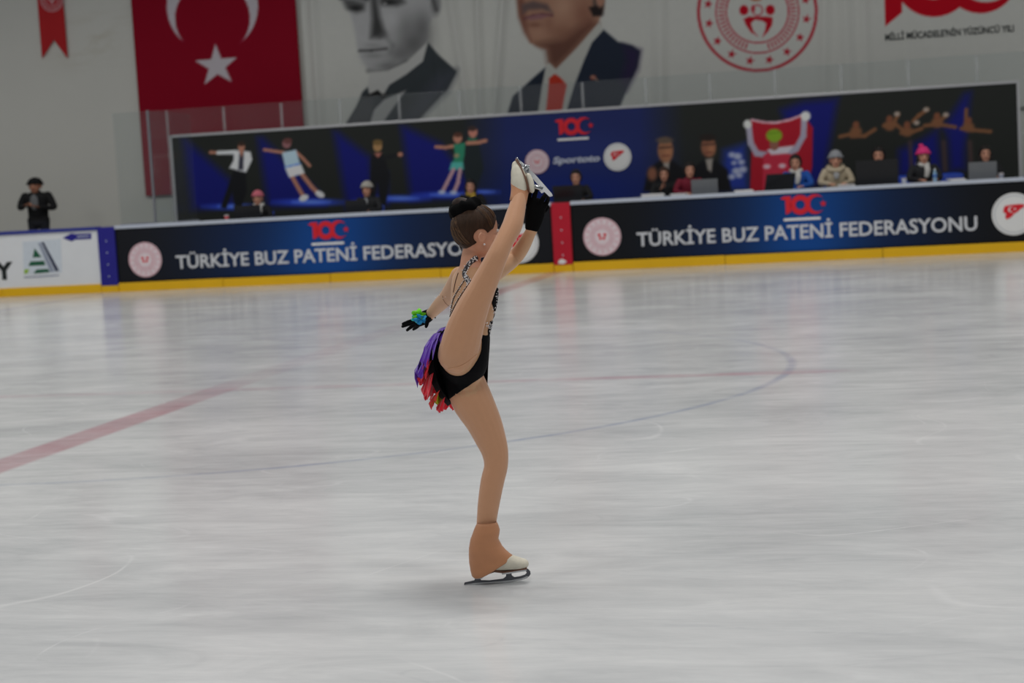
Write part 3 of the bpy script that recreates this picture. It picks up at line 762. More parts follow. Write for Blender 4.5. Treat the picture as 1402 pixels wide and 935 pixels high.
YN = YW-0.10
nx0 = float(on_y(417, 90, YN)[0]); nx1 = float(on_y(1530, 20, YN)[0]); nz0 = float(on_y(700, 190, YN)[2]); nz1 = nz0+5.2
gX = lambda px: float(on_y(px, 60, YN)[0])
def fold_b(x, z):
    u = (z-nz0)/5.2
    f = np.zeros_like(x)
    for px, w, a, lean in ((432, .10, .05, 0), (632, .10, .05, -.10), (655, .08, .06, .02), (678, .09, .06, .14), (900, .12, .03, 0), (1128, .10, .035, .05), (1160, .12, .04, 0), (1185, .10, .03, 0), (1240, .14, .02, 0), (905, .1, .03, .05), (600, .1, .03, -.05)):
        f = f - 1.8*a*np.exp(-((x-gX(px)-lean*(z-nz0-1.2))/w)**2)
    return f + 0.010*np.sin(x*3.1)
def paint_banner(p):
    g = lambda v: (v, v, v)
    # portrait in grey tones
    p.poly([(468, -20), (472, 6), (480, 20), (486, 43), (488.5, 64), (493, 79), (505.6, 98), (533, 96), (557, 83), (585, 56), (586, 36), (597, 20), (602, -10), (598, -60), (575, -95), (530, -105), (490, -85), (472, -50)], g(204), 5)
    p.poly([(470, -60), (490, -92), (530, -110), (580, -98), (604, -55), (600, -20), (585, -40), (560, -75), (520, -82), (486, -60)], g(140), 10)
    p.blob(566, 60, 20, 20, g(112), 0.85); p.blob(578, 38, 14, 22, g(118), 0.75); p.blob(548, 74, 18, 12, g(120), 0.7); p.blob(556, 36, 14, 18, g(140), 0.6); p.blob(530, 90, 18, 7, g(120), 0.7)
    p.blob(535, 26, 11, 11, g(212), 0.85); p.blob(498, 40, 9, 16, g(200), 0.5); p.blob(512, 84, 14, 6, g(190), 0.6)
    p.poly([(507, -8), (515, -8), (520, 22), (527, 44), (520, 52), (507, 52), (509, 26)], g(78), 9, 0.95); p.blob(524, 48, 7, 5, g(92), 0.7)
    p.poly([(468, -2), (484, -1), (500, 4), (499, 14), (488, 18), (474, 12)], g(104), 8, 0.95); p.ell(487, 11, 8, 3.5, g(60), 4)
    p.poly([(516, -6), (550, -6), (556, 4), (544, 9), (522, 8)], g(104), 7, 0.9); p.ell(533, 3, 9, 3.2, g(60), 4); p.ell(527, 5, 3, 2, g(190), 2, 0.7)
    p.line([(466, -4), (482, -8), (502, -2)], 6, g(66), 5); p.line([(514, -12), (536, -16), (560, -8)], 6, g(66), 5)
    p.line([(492, 69.5), (508, 69), (529, 66.5)], 2.8, g(70), 4); p.blob(512, 76, 14, 4, g(146), 0.7); p.blob(511, 62, 13, 4, g(156), 0.6); p.line([(528, 50), (538, 62), (534, 72)], 4, g(140), 7, 0.6)
    p.line([(504, 97), (520, 99.5), (536, 96), (556, 84)], 3.5, g(110), 7, 0.8); p.ell(597, 6, 7, 15, g(160), 5); p.line([(594, 0), (598, 14)], 4, g(96), 5)
    jk = (70, 76, 80)
    p.poly([(586, 58), (604, 78), (626, 98), (612, 124), (594, 142), (566, 172), (470, 176), (488, 146), (496, 126), (504, 118), (531, 116), (578, 84)], jk, 2.5)
    p.poly([(586, 57), (579, 84), (556, 102), (533, 116), (524, 131), (506, 130), (503, 118), (506, 99), (530, 97), (557, 85)], (214, 214, 210), 2)
    p.poly([(600, 100), (626, 96), (612, 126), (585, 152), (566, 172), (545, 172), (560, 150)], (84, 88, 98), 16, 0.8)
    p.poly([(495, 134), (517, 123), (524, 129), (533, 127), (526, 136), (516, 131)], g(42), 1.6)
    p.poly([(526, 136), (556, 123.5), (541, 144), (521, 172), (505, 172), (512, 150)], (190, 190, 188), 2.5)
    p.poly([(470, 176), (488, 146), (496, 133), (514, 134), (510, 150), (504, 176)], (88, 90, 94), 4, 0.7)
    # portrait in colour
    p.poly([(704, -40), (708, 0), (710, 21), (718, 43), (726, 59), (738, 65), (748, 68), (752, 88), (761, 95), (781, 74), (818, 33), (827, 12), (828, -50), (800, -95), (750, -100), (712, -80)], (188, 142, 118), 3.5)
    p.poly([(704, -45), (712, -85), (750, -105), (802, -100), (832, -55), (826, 20), (812, 22), (812, -30), (790, -70), (730, -70)], (96, 84, 80), 5)
    p.poly([(735, 60), (770, 52), (806, 26), (818, 33), (781, 74), (761, 94), (751, 86), (748, 68)], (120, 82, 70), 14, 0.95)
    p.poly([(708, -5), (716, -5), (722, 40), (727, 57), (718, 44), (711, 24)], (132, 84, 72), 9, 0.85)
    p.blob(770, 8, 16, 16, (214, 170, 144), 0.7); p.blob(738, 45, 14, 8, (202, 156, 132), 0.6); p.blob(800, 20, 14, 20, (156, 106, 88), 0.7); p.blob(770, 44, 18, 10, (150, 104, 86), 0.6); p.blob(752, 32, 6, 10, (160, 112, 94), 0.5)
    p.poly([(714, 6), (730, 1), (750, 6), (757, 18), (742, 13), (724, 14), (715, 20)], (120, 100, 98), 5, 0.9)
    p.line([(719, 25), (730, 21.5), (742, 19.5), (756, 21)], 3.4, (122, 78, 84), 3); p.poly([(719, 24), (738, 19), (754, 21), (742, 26), (726, 28)], (164, 118, 122), 2.5, 0.8); p.blob(732, 34, 9, 3.5, (138, 92, 78), 0.7)
    p.poly([(726, -30), (738, -30), (744, -6), (728, -2)], (178, 128, 106), 5, 0.8); p.line([(712, -34), (730, -37)], 4, (80, 62, 58), 3); p.line([(744, -36), (770, -34)], 4, (80, 62, 58), 3)
    p.poly([(806, 10), (826, 6), (824, 22), (812, 22)], (52, 44, 44), 4); p.ell(822, -2, 6, 12, (196, 146, 124), 3)
    st_ = (48, 56, 72)
    p.poly([(826, 40), (846, 57), (866, 62), (877, 70), (873, 92), (858, 124), (844, 158), (770, 158), (786, 116), (800, 80), (810, 58)], st_, 3)
    p.poly([(852, 60), (878, 68), (874, 95), (858, 126), (848, 110), (856, 84)], (58, 48, 82), 10, 0.7)
    p.poly([(747, 92), (733, 104), (720, 116), (702, 132), (694, 158), (738, 158), (744, 120)], (46, 54, 68), 3)
    p.poly([(748, 90), (752, 86), (761, 95), (790, 66), (820, 31), (826, 41), (810, 58), (800, 81), (787, 114), (774, 158), (736, 158), (742, 118)], (212, 212, 204), 1.8)
    p.poly([(752, 107), (759.5, 101), (767, 106), (776, 116), (772, 136), (768, 158), (747, 158), (750, 128)], (216, 66, 48), 1.8)
    p.ell(812, 106, 4, 3, (190, 110, 90), 1.5); p.line([(810, 104), (818, 110)], 2, (190, 150, 130), 1.5)
    # round emblem
    c = (1037, 16); rd = (206, 52, 70)
    p.ring(c[0], c[1], 80.5, 4.2, rd, 1.2); p.ring(c[0], c[1], 56.5, 2, rd, 1.2); p.ring(c[0], c[1], 42.5, 2, rd, 1.2)
    for k in range(16):
        a = 2*math.pi*k/16+0.15; p.star(c[0]+68*math.cos(a), c[1]+68*math.sin(a), 6.6, (204, 34, 56), rot=0.2)
    for k in range(60):
        a = 2*math.pi*k/60
        if abs(((a-math.pi/2+math.pi) % (2*math.pi))-math.pi) < 0.22: continue
        p.line([(c[0]+46*math.cos(a), c[1]+46*math.sin(a)), (c[0]+52.5*math.cos(a), c[1]+52.5*math.sin(a))], 2.4, rd, 1.2, 0.85)
    p.ell(c[0]-18.5, 14, 6.2, 6.8, (208, 20, 44)); p.ell(c[0]+17.5, 13.5, 6.2, 6.8, (208, 20, 44)); p.ring(c[0], 14, 7, 2.2, (214, 110, 120)); p.ell(c[0]-6, 12, 3, 5, (210, 70, 84))
    p.poly([(c[0]-19, 26), (c[0]-12, 22.5), (c[0], 23), (c[0]+12, 22.5), (c[0]+21, 24), (c[0]+20, 34), (c[0]+14, 44), (c[0]+7, 51), (c[0]+11, 40), (c[0]+12, 32), (c[0]+6, 28), (c[0]-4, 27), (c[0]-9, 32), (c[0]-6, 42), (c[0]+1, 50), (c[0]-9, 44), (c[0]-16, 34)], (208, 22, 44), 1.4)
    p.ell(c[0]-2, -2, 8, 3.5, (206, 120, 84), 2)
    # red numerals
    rn = (214, 18, 40)
    p.poly([(1210, -60), (1233, -60), (1235, 17), (1212, 36)], rn, 1.4)
    p.ring(1278, -32, 43, 24, rn, 1.4)
    cx, cy = 1342, -34; i = np.nonzero(np.hypot(p.X-cx, p.Y-cy) < 56)[0]
    if len(i):
        a = (0.5-(np.hypot(p.X[i]-cx, p.Y[i]-cy)-52)/1.4).clip(0, 1)*(0.5+(np.hypot(p.X[i]-cx-8, p.Y[i]-cy+8)-45)/1.4).clip(0, 1)
        p.mix(i, a, rn)
    p.star(1384, -40, 14, rn)
bn = print_sheet('portrait_banner', nx0, nx1, nz0, nz1, YN, 0.022, (228, 228, 221), paint_banner, CLOTH, fold=fold_b, gain=1.0)
tag(bn, 'wide white cloth banner with two portraits, round emblem and red numerals', 'banner')
a = on_y(1212, 55.5, YN); e = on_y(1388, 43, YN)
text_on("MİLLİ MÜCADELE'NİN YÜZÜNCÜ YILI", 'caption_lettering', a[0], e[0], a[2], 8.5/FPX*33.5, YN-0.012, mat('caption_print', (60, 64, 64), 0.7), bn, 0.02, 0.004, fold=fold_b)

# ================================================================== THE SKATER
def rp(px_r, dd): return px_r/FPX*(D0+dd)
def chain(pts, k=1.0):
    """(px, py, distance, radius in px [, radius in depth]) -> points and radii"""
    P = [S(p[0], p[1], p[2]) for p in pts]
    R = [(rp(p[3], p[2])*k, rp(p[4] if len(p) > 4 else p[3], p[2])*k) for p in pts]
    return P, R
UP = np.array([0, 0, 1.0])
RH = r0.copy()                                        # image right, level
FH = nrm(np.array([cf[0], cf[1], 0]))                  # away from the camera, level
FA = math.radians(35)
FWD = RH*math.cos(FA) + FH*math.sin(FA)               # where her chest faces
LAT = np.cross(UP, FWD)                               # her left
HA = math.radians(24)
hF = nrm(RH*math.cos(HA) + FH*math.sin(HA) - UP*0.06); hL = nrm(np.cross(UP, hF)); hU = np.cross(hF, hL)

parts = {}
# axes of the raised skate: toe up and away, blade towards the upper right
tz = nrm(-0.614*0.82*cr + 0.789*0.82*cu + 0.57*cf)
uz = nrm(-0.789*cr - 0.614*cu + 0.20*cf); uz = nrm(uz-tz*(uz@tz)); lz = np.cross(uz, tz)
tail = S(757, 267, -0.085)
def T2(x, l, z): return tail + tz*(x+0.1305) + lz*l + uz*z
def s2(px, py, l=0.0): return T2((px-680)/345.0, l, (797.6-py)/345.0)
# trunk: own frame, front-back and side-to-side radii in metres
TR = [(637, 524, -.02, .050, .060), (634, 506, -.025, .082, .108), (634, 488, -.03, .088, .118), (639, 466, -.02, .078, .104), (644, 446, -.005, .076, .100), (647, 426, .005, .081, .108),
      (649, 408, .015, .083, .114), (649, 392, .02, .080, .116), (647, 378, .025, .064, .108), (645.5, 366, .025, .045, .066), (645, 357, .02, .036, .042)]
P_ = [S(*t[:3]) for t in TR]; R_ = [(t[3], t[4]) for t in TR]
parts['torso'] = [tube(P_, R_, frame=(FWD, LAT), n=28)]
parts['neck'] = [tube(*chain([(643, 368, .03, 14), (645, 352, .02, 13.5), (649, 338, .01, 14)]))]
HC = S(652, 314, 0.0)
def hp(f, l, u): return HC + hF*f + hL*l + hU*u
cran = ball(hp(-0.006, 0, 0.008), [hF*0.094, hL*0.075, hU*0.090], 28, 18)
face = ball(hp(0.030, 0, -0.040), [hF*0.058, hL*0.056, hU*0.072], 24, 16)
jaw = tube([hp(-0.015, 0, -0.06), hp(0.03, 0, -0.088), hp(0.06, 0, -0.096)], [(0.030, 0.048), (0.022, 0.040), (0.014, 0.020)], ref=hL)
nose = tube([hp(0.086, 0, -0.012), hp(0.097, 0, -0.036), hp(0.094, 0, -0.043)], [0.007, 0.010, 0.010], n=12)
lips = ball(hp(0.082, 0, -0.064), [hF*0.012, hL*0.020, hU*0.008], 12, 8)
chin = ball(hp(0.070, 0, -0.090), [hF*0.018, hL*0.020, hU*0.016], 12, 8)
cheek = [ball(hp(0.055, s*0.034, -0.040), [hF*0.028, hL*0.024, hU*0.026], 12, 8) for s in (-1, 1)]
ears = []
for s in (-1, 1):
    ec = hp(-0.010, s*0.077, -0.032)
    ax1 = nrm(hF*0.55 + hL*s*0.55 + hU*0.12); ears.append(ball(ec, [hF*-0.010+hL*s*0.004, hL*s*0.0095-hF*0.006, hU*0.026+hF*-0.004], 14, 10))
    ears.append(torus(ec+hL*s*0.007-hF*0.002, nrm(hL*s+hF*0.45), 0.0165, 0.0045, 20, 8))
parts['head'] = [cran, face, jaw, nose, lips, chin] + cheek + ears
parts['legS'] = [tube(*chain([(630, 508, .02, 27), (645, 545, .015, 28.5), (661.5, 576, .01, 24.6), (671.5, 600, .008, 21.4), (677.5, 618, .004, 18.6), (679, 638, 0, 16.4, 17), (674, 660, 0, 16.2, 17), (669, 690, 0, 15.0, 15.5), (666, 715, 0, 13.6), (663, 742, 0, 12.5), (662, 760, 0, 12)])),
                 tube(*chain([(655, 768, 0, 11), (675, 770, 0, 11), (708, 773, 0, 6)]))]
parts['legR'] = [tube(*chain([(625.5, 486, -.105, 26.5, 25), (630, 473, -.125, 27.2), (638, 446, -.15, 25.2), (649, 418, -.17, 21.6), (660, 395, -.18, 18.6), (671.5, 371, -.185, 16.4), (681.5, 349, -.185, 14.4), (690.5, 330, -.165, 13.3), (700.5, 311, -.13, 14.0), (705, 296, -.10, 13.2), (709, 280, -.07, 11.3), (711.5, 265, -.04, 9.8), (712.5, 257, -.03, 9)])),
                 tube(*chain([(712, 256, -.03, 8), (710.5, 243, -.02, 8), (707.5, 230, .0, 4.5)]))]
parts['armL'] = [tube(*chain([(630, 378, .12, 13.5), (622, 392, .20, 12.2), (612, 407, .30, 11), (602, 417, .38, 9.6), (590, 430, .47, 7.2)]))]
parts['armR'] = [tube(*chain([(667, 379, -.045, 14), (684, 369, .01, 12), (704, 353, .09, 11), (716, 337, .05, 10), (727, 317, .0, 7.6)]))]
# left hand: palm, four fingers, thumb
def finger(pts, r): return tube([S(*p) for p in pts], r, n=10, sub=3)
parts['handL'] = [tube(*chain([(591, 429, .465, 7.0, 5.5), (583, 434, .49, 9, 5), (572, 439, .50, 8.5, 4.2)])),
    finger([(574, 435, .48), (566, 438.5, .47), (558, 441, .47), (551.5, 443.5, .475)], [.0080, .0075, .0068, .0055]),
    finger([(573, 438, .50), (564, 442, .505), (556, 445, .51), (551, 447, .52)], [.0080, .0076, .0070, .0055]),
    finger([(573, 441, .515), (567, 445, .535), (561, 449, .55), (557.5, 452, .56)], [.0080, .0074, .0068, .0055]),
    finger([(575, 443, .53), (571, 447.5, .565), (566, 451, .59)], [.0075, .0068, .0052]),
    finger([(586, 435, .46), (585, 441, .435), (583.5, 447, .425)], [.0095, .0085, .0065])]
# right hand closed round the heel of the raised blade
parts['handR'] = [tube(*chain([(727, 318, .0, 7.6, 6), (730, 306, -.005, 11, 6.5), (733, 290, -.01, 13, 7), (734, 280, -.01, 12, 6)])),
    finger([(724, 288, -.005), (723.5, 276, -.012), (725, 266, -.010), (727, 258, -.002)], [.0098, .0092, .0084, .007]),
    finger([(730, 284, -.010), (731, 272, -.026), (733.5, 263, -.020), (736, 257, -.006)], [.0098, .0092, .0084, .007]),
    finger([(738, 284, -.010), (742, 274, -.022), (746, 268, -.014), (748, 264, .0)], [.0098, .0092, .0082, .0065]),
    finger([(742, 288, -.004), (747.5, 280, -.012), (750, 274, -.004), (750.5, 270, .006)], [.0090, .0082, .0074, .006]),
    finger([(731, 304, .01), (740, 294, .03), (747, 287, .036), (749.5, 283, .03)], [.011, .0098, .009, .0075])]
prims = [g for v in parts.values() for g in v]
BV, BN, BF = remesh(prims, 0.0036, 5, 0.5)
# which part each vertex belongs to: nearest source surface
names = list(parts)
from mathutils.kdtree import KDTree
tot = sum(len(g[0]) for g in prims); kd = KDTree(tot); own = []; i = 0
for k, nm in enumerate(names):
    for g in parts[nm]:
        for v in g[0]: kd.insert(Vector(v), i); own.append(k); i += 1
kd.balance()
LB = np.array([own[kd.find(Vector(v))[1]] for v in BV])
FC = np.array([BV[list(f)].mean(0) for f in BF])
FL = np.array([LB[f[0]] for f in BF]); ID = {n: k for k, n in enumerate(names)}
FPXs, FPYs = project(FC)
def field(pts, rad):                                   # distance to a part's axis minus its radius
    A = catmull(np.array([np.append(p, r) for p, r in zip(pts, rad)]), 60); d = np.full(len(FC), 9.0)
    for a in A: d = np.minimum(d, np.linalg.norm(FC-a[:3], axis=1)-a[3])
    return d

SKIN = mat('skin', (214, 160, 132), 0.5, 0.05, 30, spec=0.35)
TIGHT = mat('tan_tights', (206, 154, 118), 0.55, 0.03, 40, spec=0.3, sheen=0.25)
SLEEVE = mat('nude_mesh', (206, 160, 122), 0.6, 0.04, 60, sheen=0.2)
BLACK = mat('black_velvet', (9, 9, 12), 0.8, 0.2, 50, spec=0.12)
GLOVE = mat('black_glove', (8, 8, 9), 0.85, 0.2, 60, spec=0.1)
HAIR = mat('dark_blond_hair', (58, 40, 28), 0.55, 0.6, 22, spec=0.2, stretch=(6, 1, 1), bump=0.4, bscale=60)
COVER = mat('tan_boot_cover', (198, 138, 98), 0.6, 0.06, 25, sheen=0.2, bump=0.15, bscale=30)
BOOT = mat('scuffed_white_leather', (222, 216, 198), 0.45, 0.16, 30, bump=0.1)
SOLE = mat('brown_sole', (120, 84, 66), 0.5, 0.1)
STEEL = mat('steel_blade', (196, 198, 200), 0.22, 0.06, 20, metal=0.9)
DSTEEL = mat('dark_steel', (98, 100, 106), 0.35, 0.2, 30, metal=0.7)
LIPS = mat('lips', (178, 96, 92), 0.4)

base = np.array([foot[0], foot[1], 0.0])
mesh = mesh_from('person', BV-base, BF, [SKIN, TIGHT, SLEEVE], True)
mi = np.zeros(len(BF), np.int32)
for nm, k in (('legS', 1), ('legR', 1), ('armL', 2), ('armR', 2), ('torso', 2), ('handL', 2), ('handR', 2)): mi[FL == ID[nm]] = k
mi[(FL == ID['torso']) & (FPYs < 366)] = 0
mesh.polygons.foreach_set('material_index', mi)
skater = link(bpy.data.objects.new('person', mesh), None, base)
tag(skater, 'figure skater in black costume holding one skate up beside her head', 'person')

def cloth(name, mask, off, m, parent=None, label=None):
    V, F = shell(BV, BN, BF, mask, off)
    o = obj(name, V, F, m, parent or skater, smooth=True)
    if label: o['label'] = label
    return o
# leotard
fz = FC[:, 2]; ff = (FC-S(648, 415, .01))@FWD
z458 = S(660, 458, 0)[2]; z470 = S(640, 470, 0)[2]
LR = [(625.5, 486, -.105, 26.5), (630, 473, -.125, 27.2), (638, 446, -.15, 25.2), (649, 418, -.17, 21.6), (671.5, 371, -.185, 16.4)]
fR = field(*[[S(*q[:3]) for q in LR], [rp(q[3], q[2]) for q in LR]])
SR = [(630, 508, .02, 27), (645, 545, .015, 28.5), (661.5, 576, .01, 24.6)]
fS = field(*[[S(*q[:3]) for q in SR], [rp(q[3], q[2]) for q in SR]])
legR_hole = fR < 0.006
waist = (fz < z458 + np.clip(-ff, -0.05, 0.12)*0.15)
chest = (FPYs > 394) & (FPYs < 438) & (FL == ID['torso']) & (ff > 0.012+0.0016*np.abs(FPYs-415))
A_, B_ = S(613, 548), S(666, 511)
pn = nrm(np.cross(B_-A_, cf)); pn = pn if pn[2] > 0 else -pn
body_ = np.isin(FL, [ID['torso'], ID['legS'], ID['legR']])
mask = body_ & waist & ~legR_hole & ((FC-A_)@pn > 0) & (fz > S(640, 575)[2]) & (fz < z458+0.03)
fl_ = (FC-S(648, 415, .01))@LAT
chest |= (FL == ID['torso']) & (ff > 0.022) & (fl_ > -0.052) & (FPYs > 384) & (FPYs < 462)
mask |= (chest | ((FL == ID['torso']) & (ff > -0.012+0.0012*np.abs(FPYs-454)) & (FPYs > 439) & (FPYs < 462))) & ~legR_hole
cloth('leotard', mask, 0.0030, BLACK, label='black high-cut leotard')
wl_ = (FC-S(588.5, 430.5, .472))@nrm(S(572, 439, .50)-S(591, 429, .465)); wr_ = (FC-S(728, 315.5, 0))@nrm(S(733, 290, -.01)-S(727, 318, 0))
th_ = field([S(587, 434, .462), S(585, 441, .435), S(583.5, 447, .425)], [.0095, .0085, .0065]) < .004
gl_l = cloth('glove', ((wl_ > 0) & np.isin(FL, [ID['handL'], ID['armL']])) | th_, 0.0016, GLOVE, label='black glove with bright ruffle')
gl_r = cloth('glove', (wr_ > 0) & np.isin(FL, [ID['handR'], ID['armR']]), 0.0016, GLOVE, label='black glove gripping the skate')
# hair
rel = FC-HC; hf_, hl_, hu_ = rel@hF, rel@hL, rel@hU
edge = np.where(hu_ > 0, 0.042+0.62*hu_, 0.036+1.12*hu_)
earc = [hp(-0.010, s*0.080, -0.030) for s in (-1, 1)]
noear = np.minimum(np.linalg.norm(FC-earc[0], axis=1), np.linalg.norm(FC-earc[1], axis=1)) > 0.033
hm = ((FL == ID['head']) | (FL == ID['neck'])) & (hf_ < edge) & noear & (hu_ > -0.105)
hair = cloth('hair', hm, 0.0055, HAIR, label='dark blond hair drawn back tightly')
bc = S(636, 283, 0.0); bax = nrm(UP*1.0 - RH*0.30)
V, N, F = remesh([ball(bc+UP*0.004-RH*0.006, [RH*rp(15, 0), FH*rp(15, 0), bax*rp(12.5, 0)], 20, 12)], 0.004, 2)
obj('bun', V, F, mat('brown_bun', (40, 27, 23), 0.6, 0.4, 30, stretch=(1, 1, 5), spec=0.2), hair, smooth=True)
obj('scrunchie', *torus(S(637.5, 286, 0.0), bax, rp(13, 0), rp(11.5, 0), 72, 16, 0.10, 3), mat('black_scrunchie', (8, 8, 9), 0.9, 0.2, spec=0.08), hair, smooth=True)
# face details
EYEW = mat('eye_white', (224, 220, 214), 0.3, 0.02); EYEB = mat('eye_brown', (44, 30, 24), 0.3, 0.05)
for s in (-1, 1):
    e_ = obj('eye', *ball(hp(0.076, s*0.031, -0.004), [hF*0.010, hL*0.013, hU*0.006], 12, 8), EYEW, skater, smooth=True)
    obj('iris', *ball(hp(0.0835, s*0.031, -0.004), [hF*0.0035, hL*0.0055, hU*0.0055], 10, 6), EYEB, e_, smooth=True)
    obj('eyebrow', *tube([hp(0.086, s*0.014, 0.014), hp(0.083, s*0.032, 0.018), hp(0.072, s*0.047, 0.012)], [0.0022, 0.0028, 0.0016], n=8), HAIR, skater, smooth=True)
obj('lips', *ball(hp(0.087, 0, -0.064), [hF*0.009, hL*0.019, hU*0.007], 14, 8), LIPS, skater, smooth=True)
GEM = mat('crystal', (248, 248, 250), 0.25, 0.02, spec=0.9)
for s in (-1, 1): obj('earring', *sph(hp(-0.002, s*0.087, -0.059), 0.0042, 8, 6), GEM, skater)

# things lying on the body surface
bvh = BVHTree.FromPolygons([tuple(v) for v in BV], BF)
def surf(px, py, off=0.003):
    d = nrm(ray(px, py)); h = bvh.ray_cast(Vector(CAM), Vector(d))
    if h[0] is None: return None
    return np.array(h[0])+np.array(h[1])*off*(1 if np.dot(h[1], d) < 0 else -1)
def runs(pts, off, n, allowed):
    """surface points of a drawn line that lie on the allowed body parts, longest unbroken stretch"""
    best, cur = [], []
    for x, y in catmull(np.array(pts, float), n):
        p = surf(x, y, off); ok = p is not None and names[LB[kd_body.find(Vector(p))[1]]] in allowed
        if ok and cur and np.linalg.norm(p-cur[-1]) > 0.03: cur = []
        if ok:
            cur.append(p)
            if len(cur) > len(best): best = list(cur)
        else: cur = []
    return best
kd_body = KDTree(len(BV))
for i_, v in enumerate(BV): kd_body.insert(Vector(v), i_)
kd_body.balance()
def near(p, off=0.003):
    h = bvh.find_nearest(Vector(p)); return np.array(h[0])+np.array(h[1])*off
def seam(name, pts, r, m, off=0.001, n=32, on=('legS', 'legR')):
    P = runs(pts, off, n, on)
    if len(P) > 2: obj(name, *tube(P, [r]*len(P), n=6, sub=1), m, skater, smooth=True)
SEAM = mat('pale_seam', (226, 178, 140), 0.6)
seam('tights_seam', [(613, 505), (628, 502), (642, 494), (655, 483)], 0.0011, SEAM, 0.0015)
seam('tights_seam', [(618, 538.5), (632, 540), (645, 536), (650, 526), (651, 520)], 0.0012, SEAM, 0.0015)
seam('back_slit', [(627.5, 374), (624, 385), (621, 400)], 0.0016, mat('dark_piping', (70, 30, 24), 0.6), 0.001, on=('torso', 'armL', 'neck'))
seam('crease_shade', [(606, 405), (607.5, 411), (612, 417), (617, 419.5)], 0.0012, mat('crease_shade', (150, 104, 76), 0.6), 0.0005, on=('armL',))  # elbow fold drawn as a thin darker cord, its shade put into the colour
# combed strands running from the hairline up to the bun
hbm = BVHTree.FromPolygons([tuple(v) for v in BV], [f for f, l_ in zip(BF, FL) if l_ in (ID['head'], ID['neck'])]); strands = [[], []]
btop = S(638, 292, 0.0)
for k in range(150):
    a = rnd.uniform(-math.pi, math.pi)
    fwd_, lat_ = math.cos(a), math.sin(a)
    u_ = -0.085 if fwd_ < -0.3 else (-0.045 + 0.10*max(fwd_, 0)**1.0 if fwd_ < 0.55 else 0.05)
    u_ += rnd.uniform(-.004, .012); f_lim = 0.030+0.60*u_ if u_ > 0 else 0.026+1.1*u_
    st_pt = hp(min(0.10*fwd_, f_lim), 0.085*lat_, u_)
    if min(np.linalg.norm(st_pt-e) for e in earc) < 0.045: continue
    P = []
    for v in np.linspace(0, 1, 10):
        q_ = st_pt*(1-v)+btop*v; q_ = HC + nrm(q_-HC)*0.12
        h = hbm.find_nearest(Vector(q_)); P.append(np.array(h[0])+np.array(h[1])*(0.0062))
    strands[k % 2].append(tube(P, [0.0004]+[0.0011]*8+[0.0004], n=5, sub=1))
for g_, c_ in zip(strands, ((104, 76, 52), (40, 27, 19))):
    V, F = join(*g_); o = obj('hair_strands', V, F, mat('hair_strand', c_, 0.5, 0.3, 40, spec=0.3), hair, smooth=True); o['kind'] = 'stuff'
# straps and rhinestones
STR = mat('jet_beaded_strap', (60, 60, 66), 0.4, 0.8, 260)
def strap(pts, w):
    P = runs(pts, 0.002, 40, ('torso', 'neck', 'head', 'armR', 'armL'))
    if len(P) > 3: obj('strap', *tube(P, [(w, 0.0022)]*len(P), n=8, sub=1), STR, skater, smooth=True)
strap([(652, 352), (643.8, 361), (636.5, 374), (640, 382), (644, 388)], 0.0100)
strap([(636, 384), (629, 395), (622.5, 406), (619, 418), (617, 430)], 0.0016)
strap([(641, 389.5), (634, 400), (627, 411), (621, 423), (616, 434)], 0.0016)
gems = []
def gem(p, r):
    gems.append(([p+np.array(d)*r for d in ((1,0,0), (-1,0,0), (0,1,0), (0,-1,0), (0,0,1), (0,0,-1))], [(0,2,4), (2,1,4), (1,3,4), (3,0,4), (2,0,5), (1,2,5), (3,1,5), (0,3,5)]))
def scatter(pts, n, jit, r):
    Q = catmull(np.array(pts, float), n)
    for x, y in Q:
        p = surf(x+rnd.uniform(-jit, jit), y+rnd.uniform(-jit, jit), 0.0048)
        if p is not None and names[LB[kd_body.find(Vector(p))[1]]] in ('torso', 'neck', 'armL'): gem(p, r*rnd.uniform(0.7, 1.2))
scatter([(652, 352), (643.8, 361), (636.5, 374), (640, 382), (644, 388)], 90, 3.2, 0.0030)
scatter([(636, 384), (622.5, 406), (617, 430)], 22, 0.4, 0.0026); scatter([(641, 389.5), (627, 411), (616, 434)], 22, 0.4, 0.0026)
scatter([(633, 394), (622, 414), (617, 432)], 26, 3.0, 0.0018)
scatter([(678.5, 399), (680, 414), (677, 430)], 44, 2.8, 0.0026); scatter([(673, 420), (678, 432), (679, 436)], 16, 1.5, 0.0018)
scatter([(668, 442), (672, 450), (673, 457)], 60, 4.2, 0.0026); scatter([(597, 408), (611, 407), (604, 404)], 4, 1, 0.0022)
for k in range(90):                                   # the far side of the bodice carries stones as well
    a = rnd.uniform(-0.2, 1.4); z = rnd.uniform(0, 1)
    p = near(S(648, 458-60*z, .01) + (FWD*math.cos(a)+LAT*math.sin(a))*0.12, 0.0045); gem(p, 0.0019)
V, F = join(*gems); o = obj('rhinestones', V, F, GEM, skater); o['kind'] = 'stuff'; o['label'] = 'glittering rhinestones on the bodice'

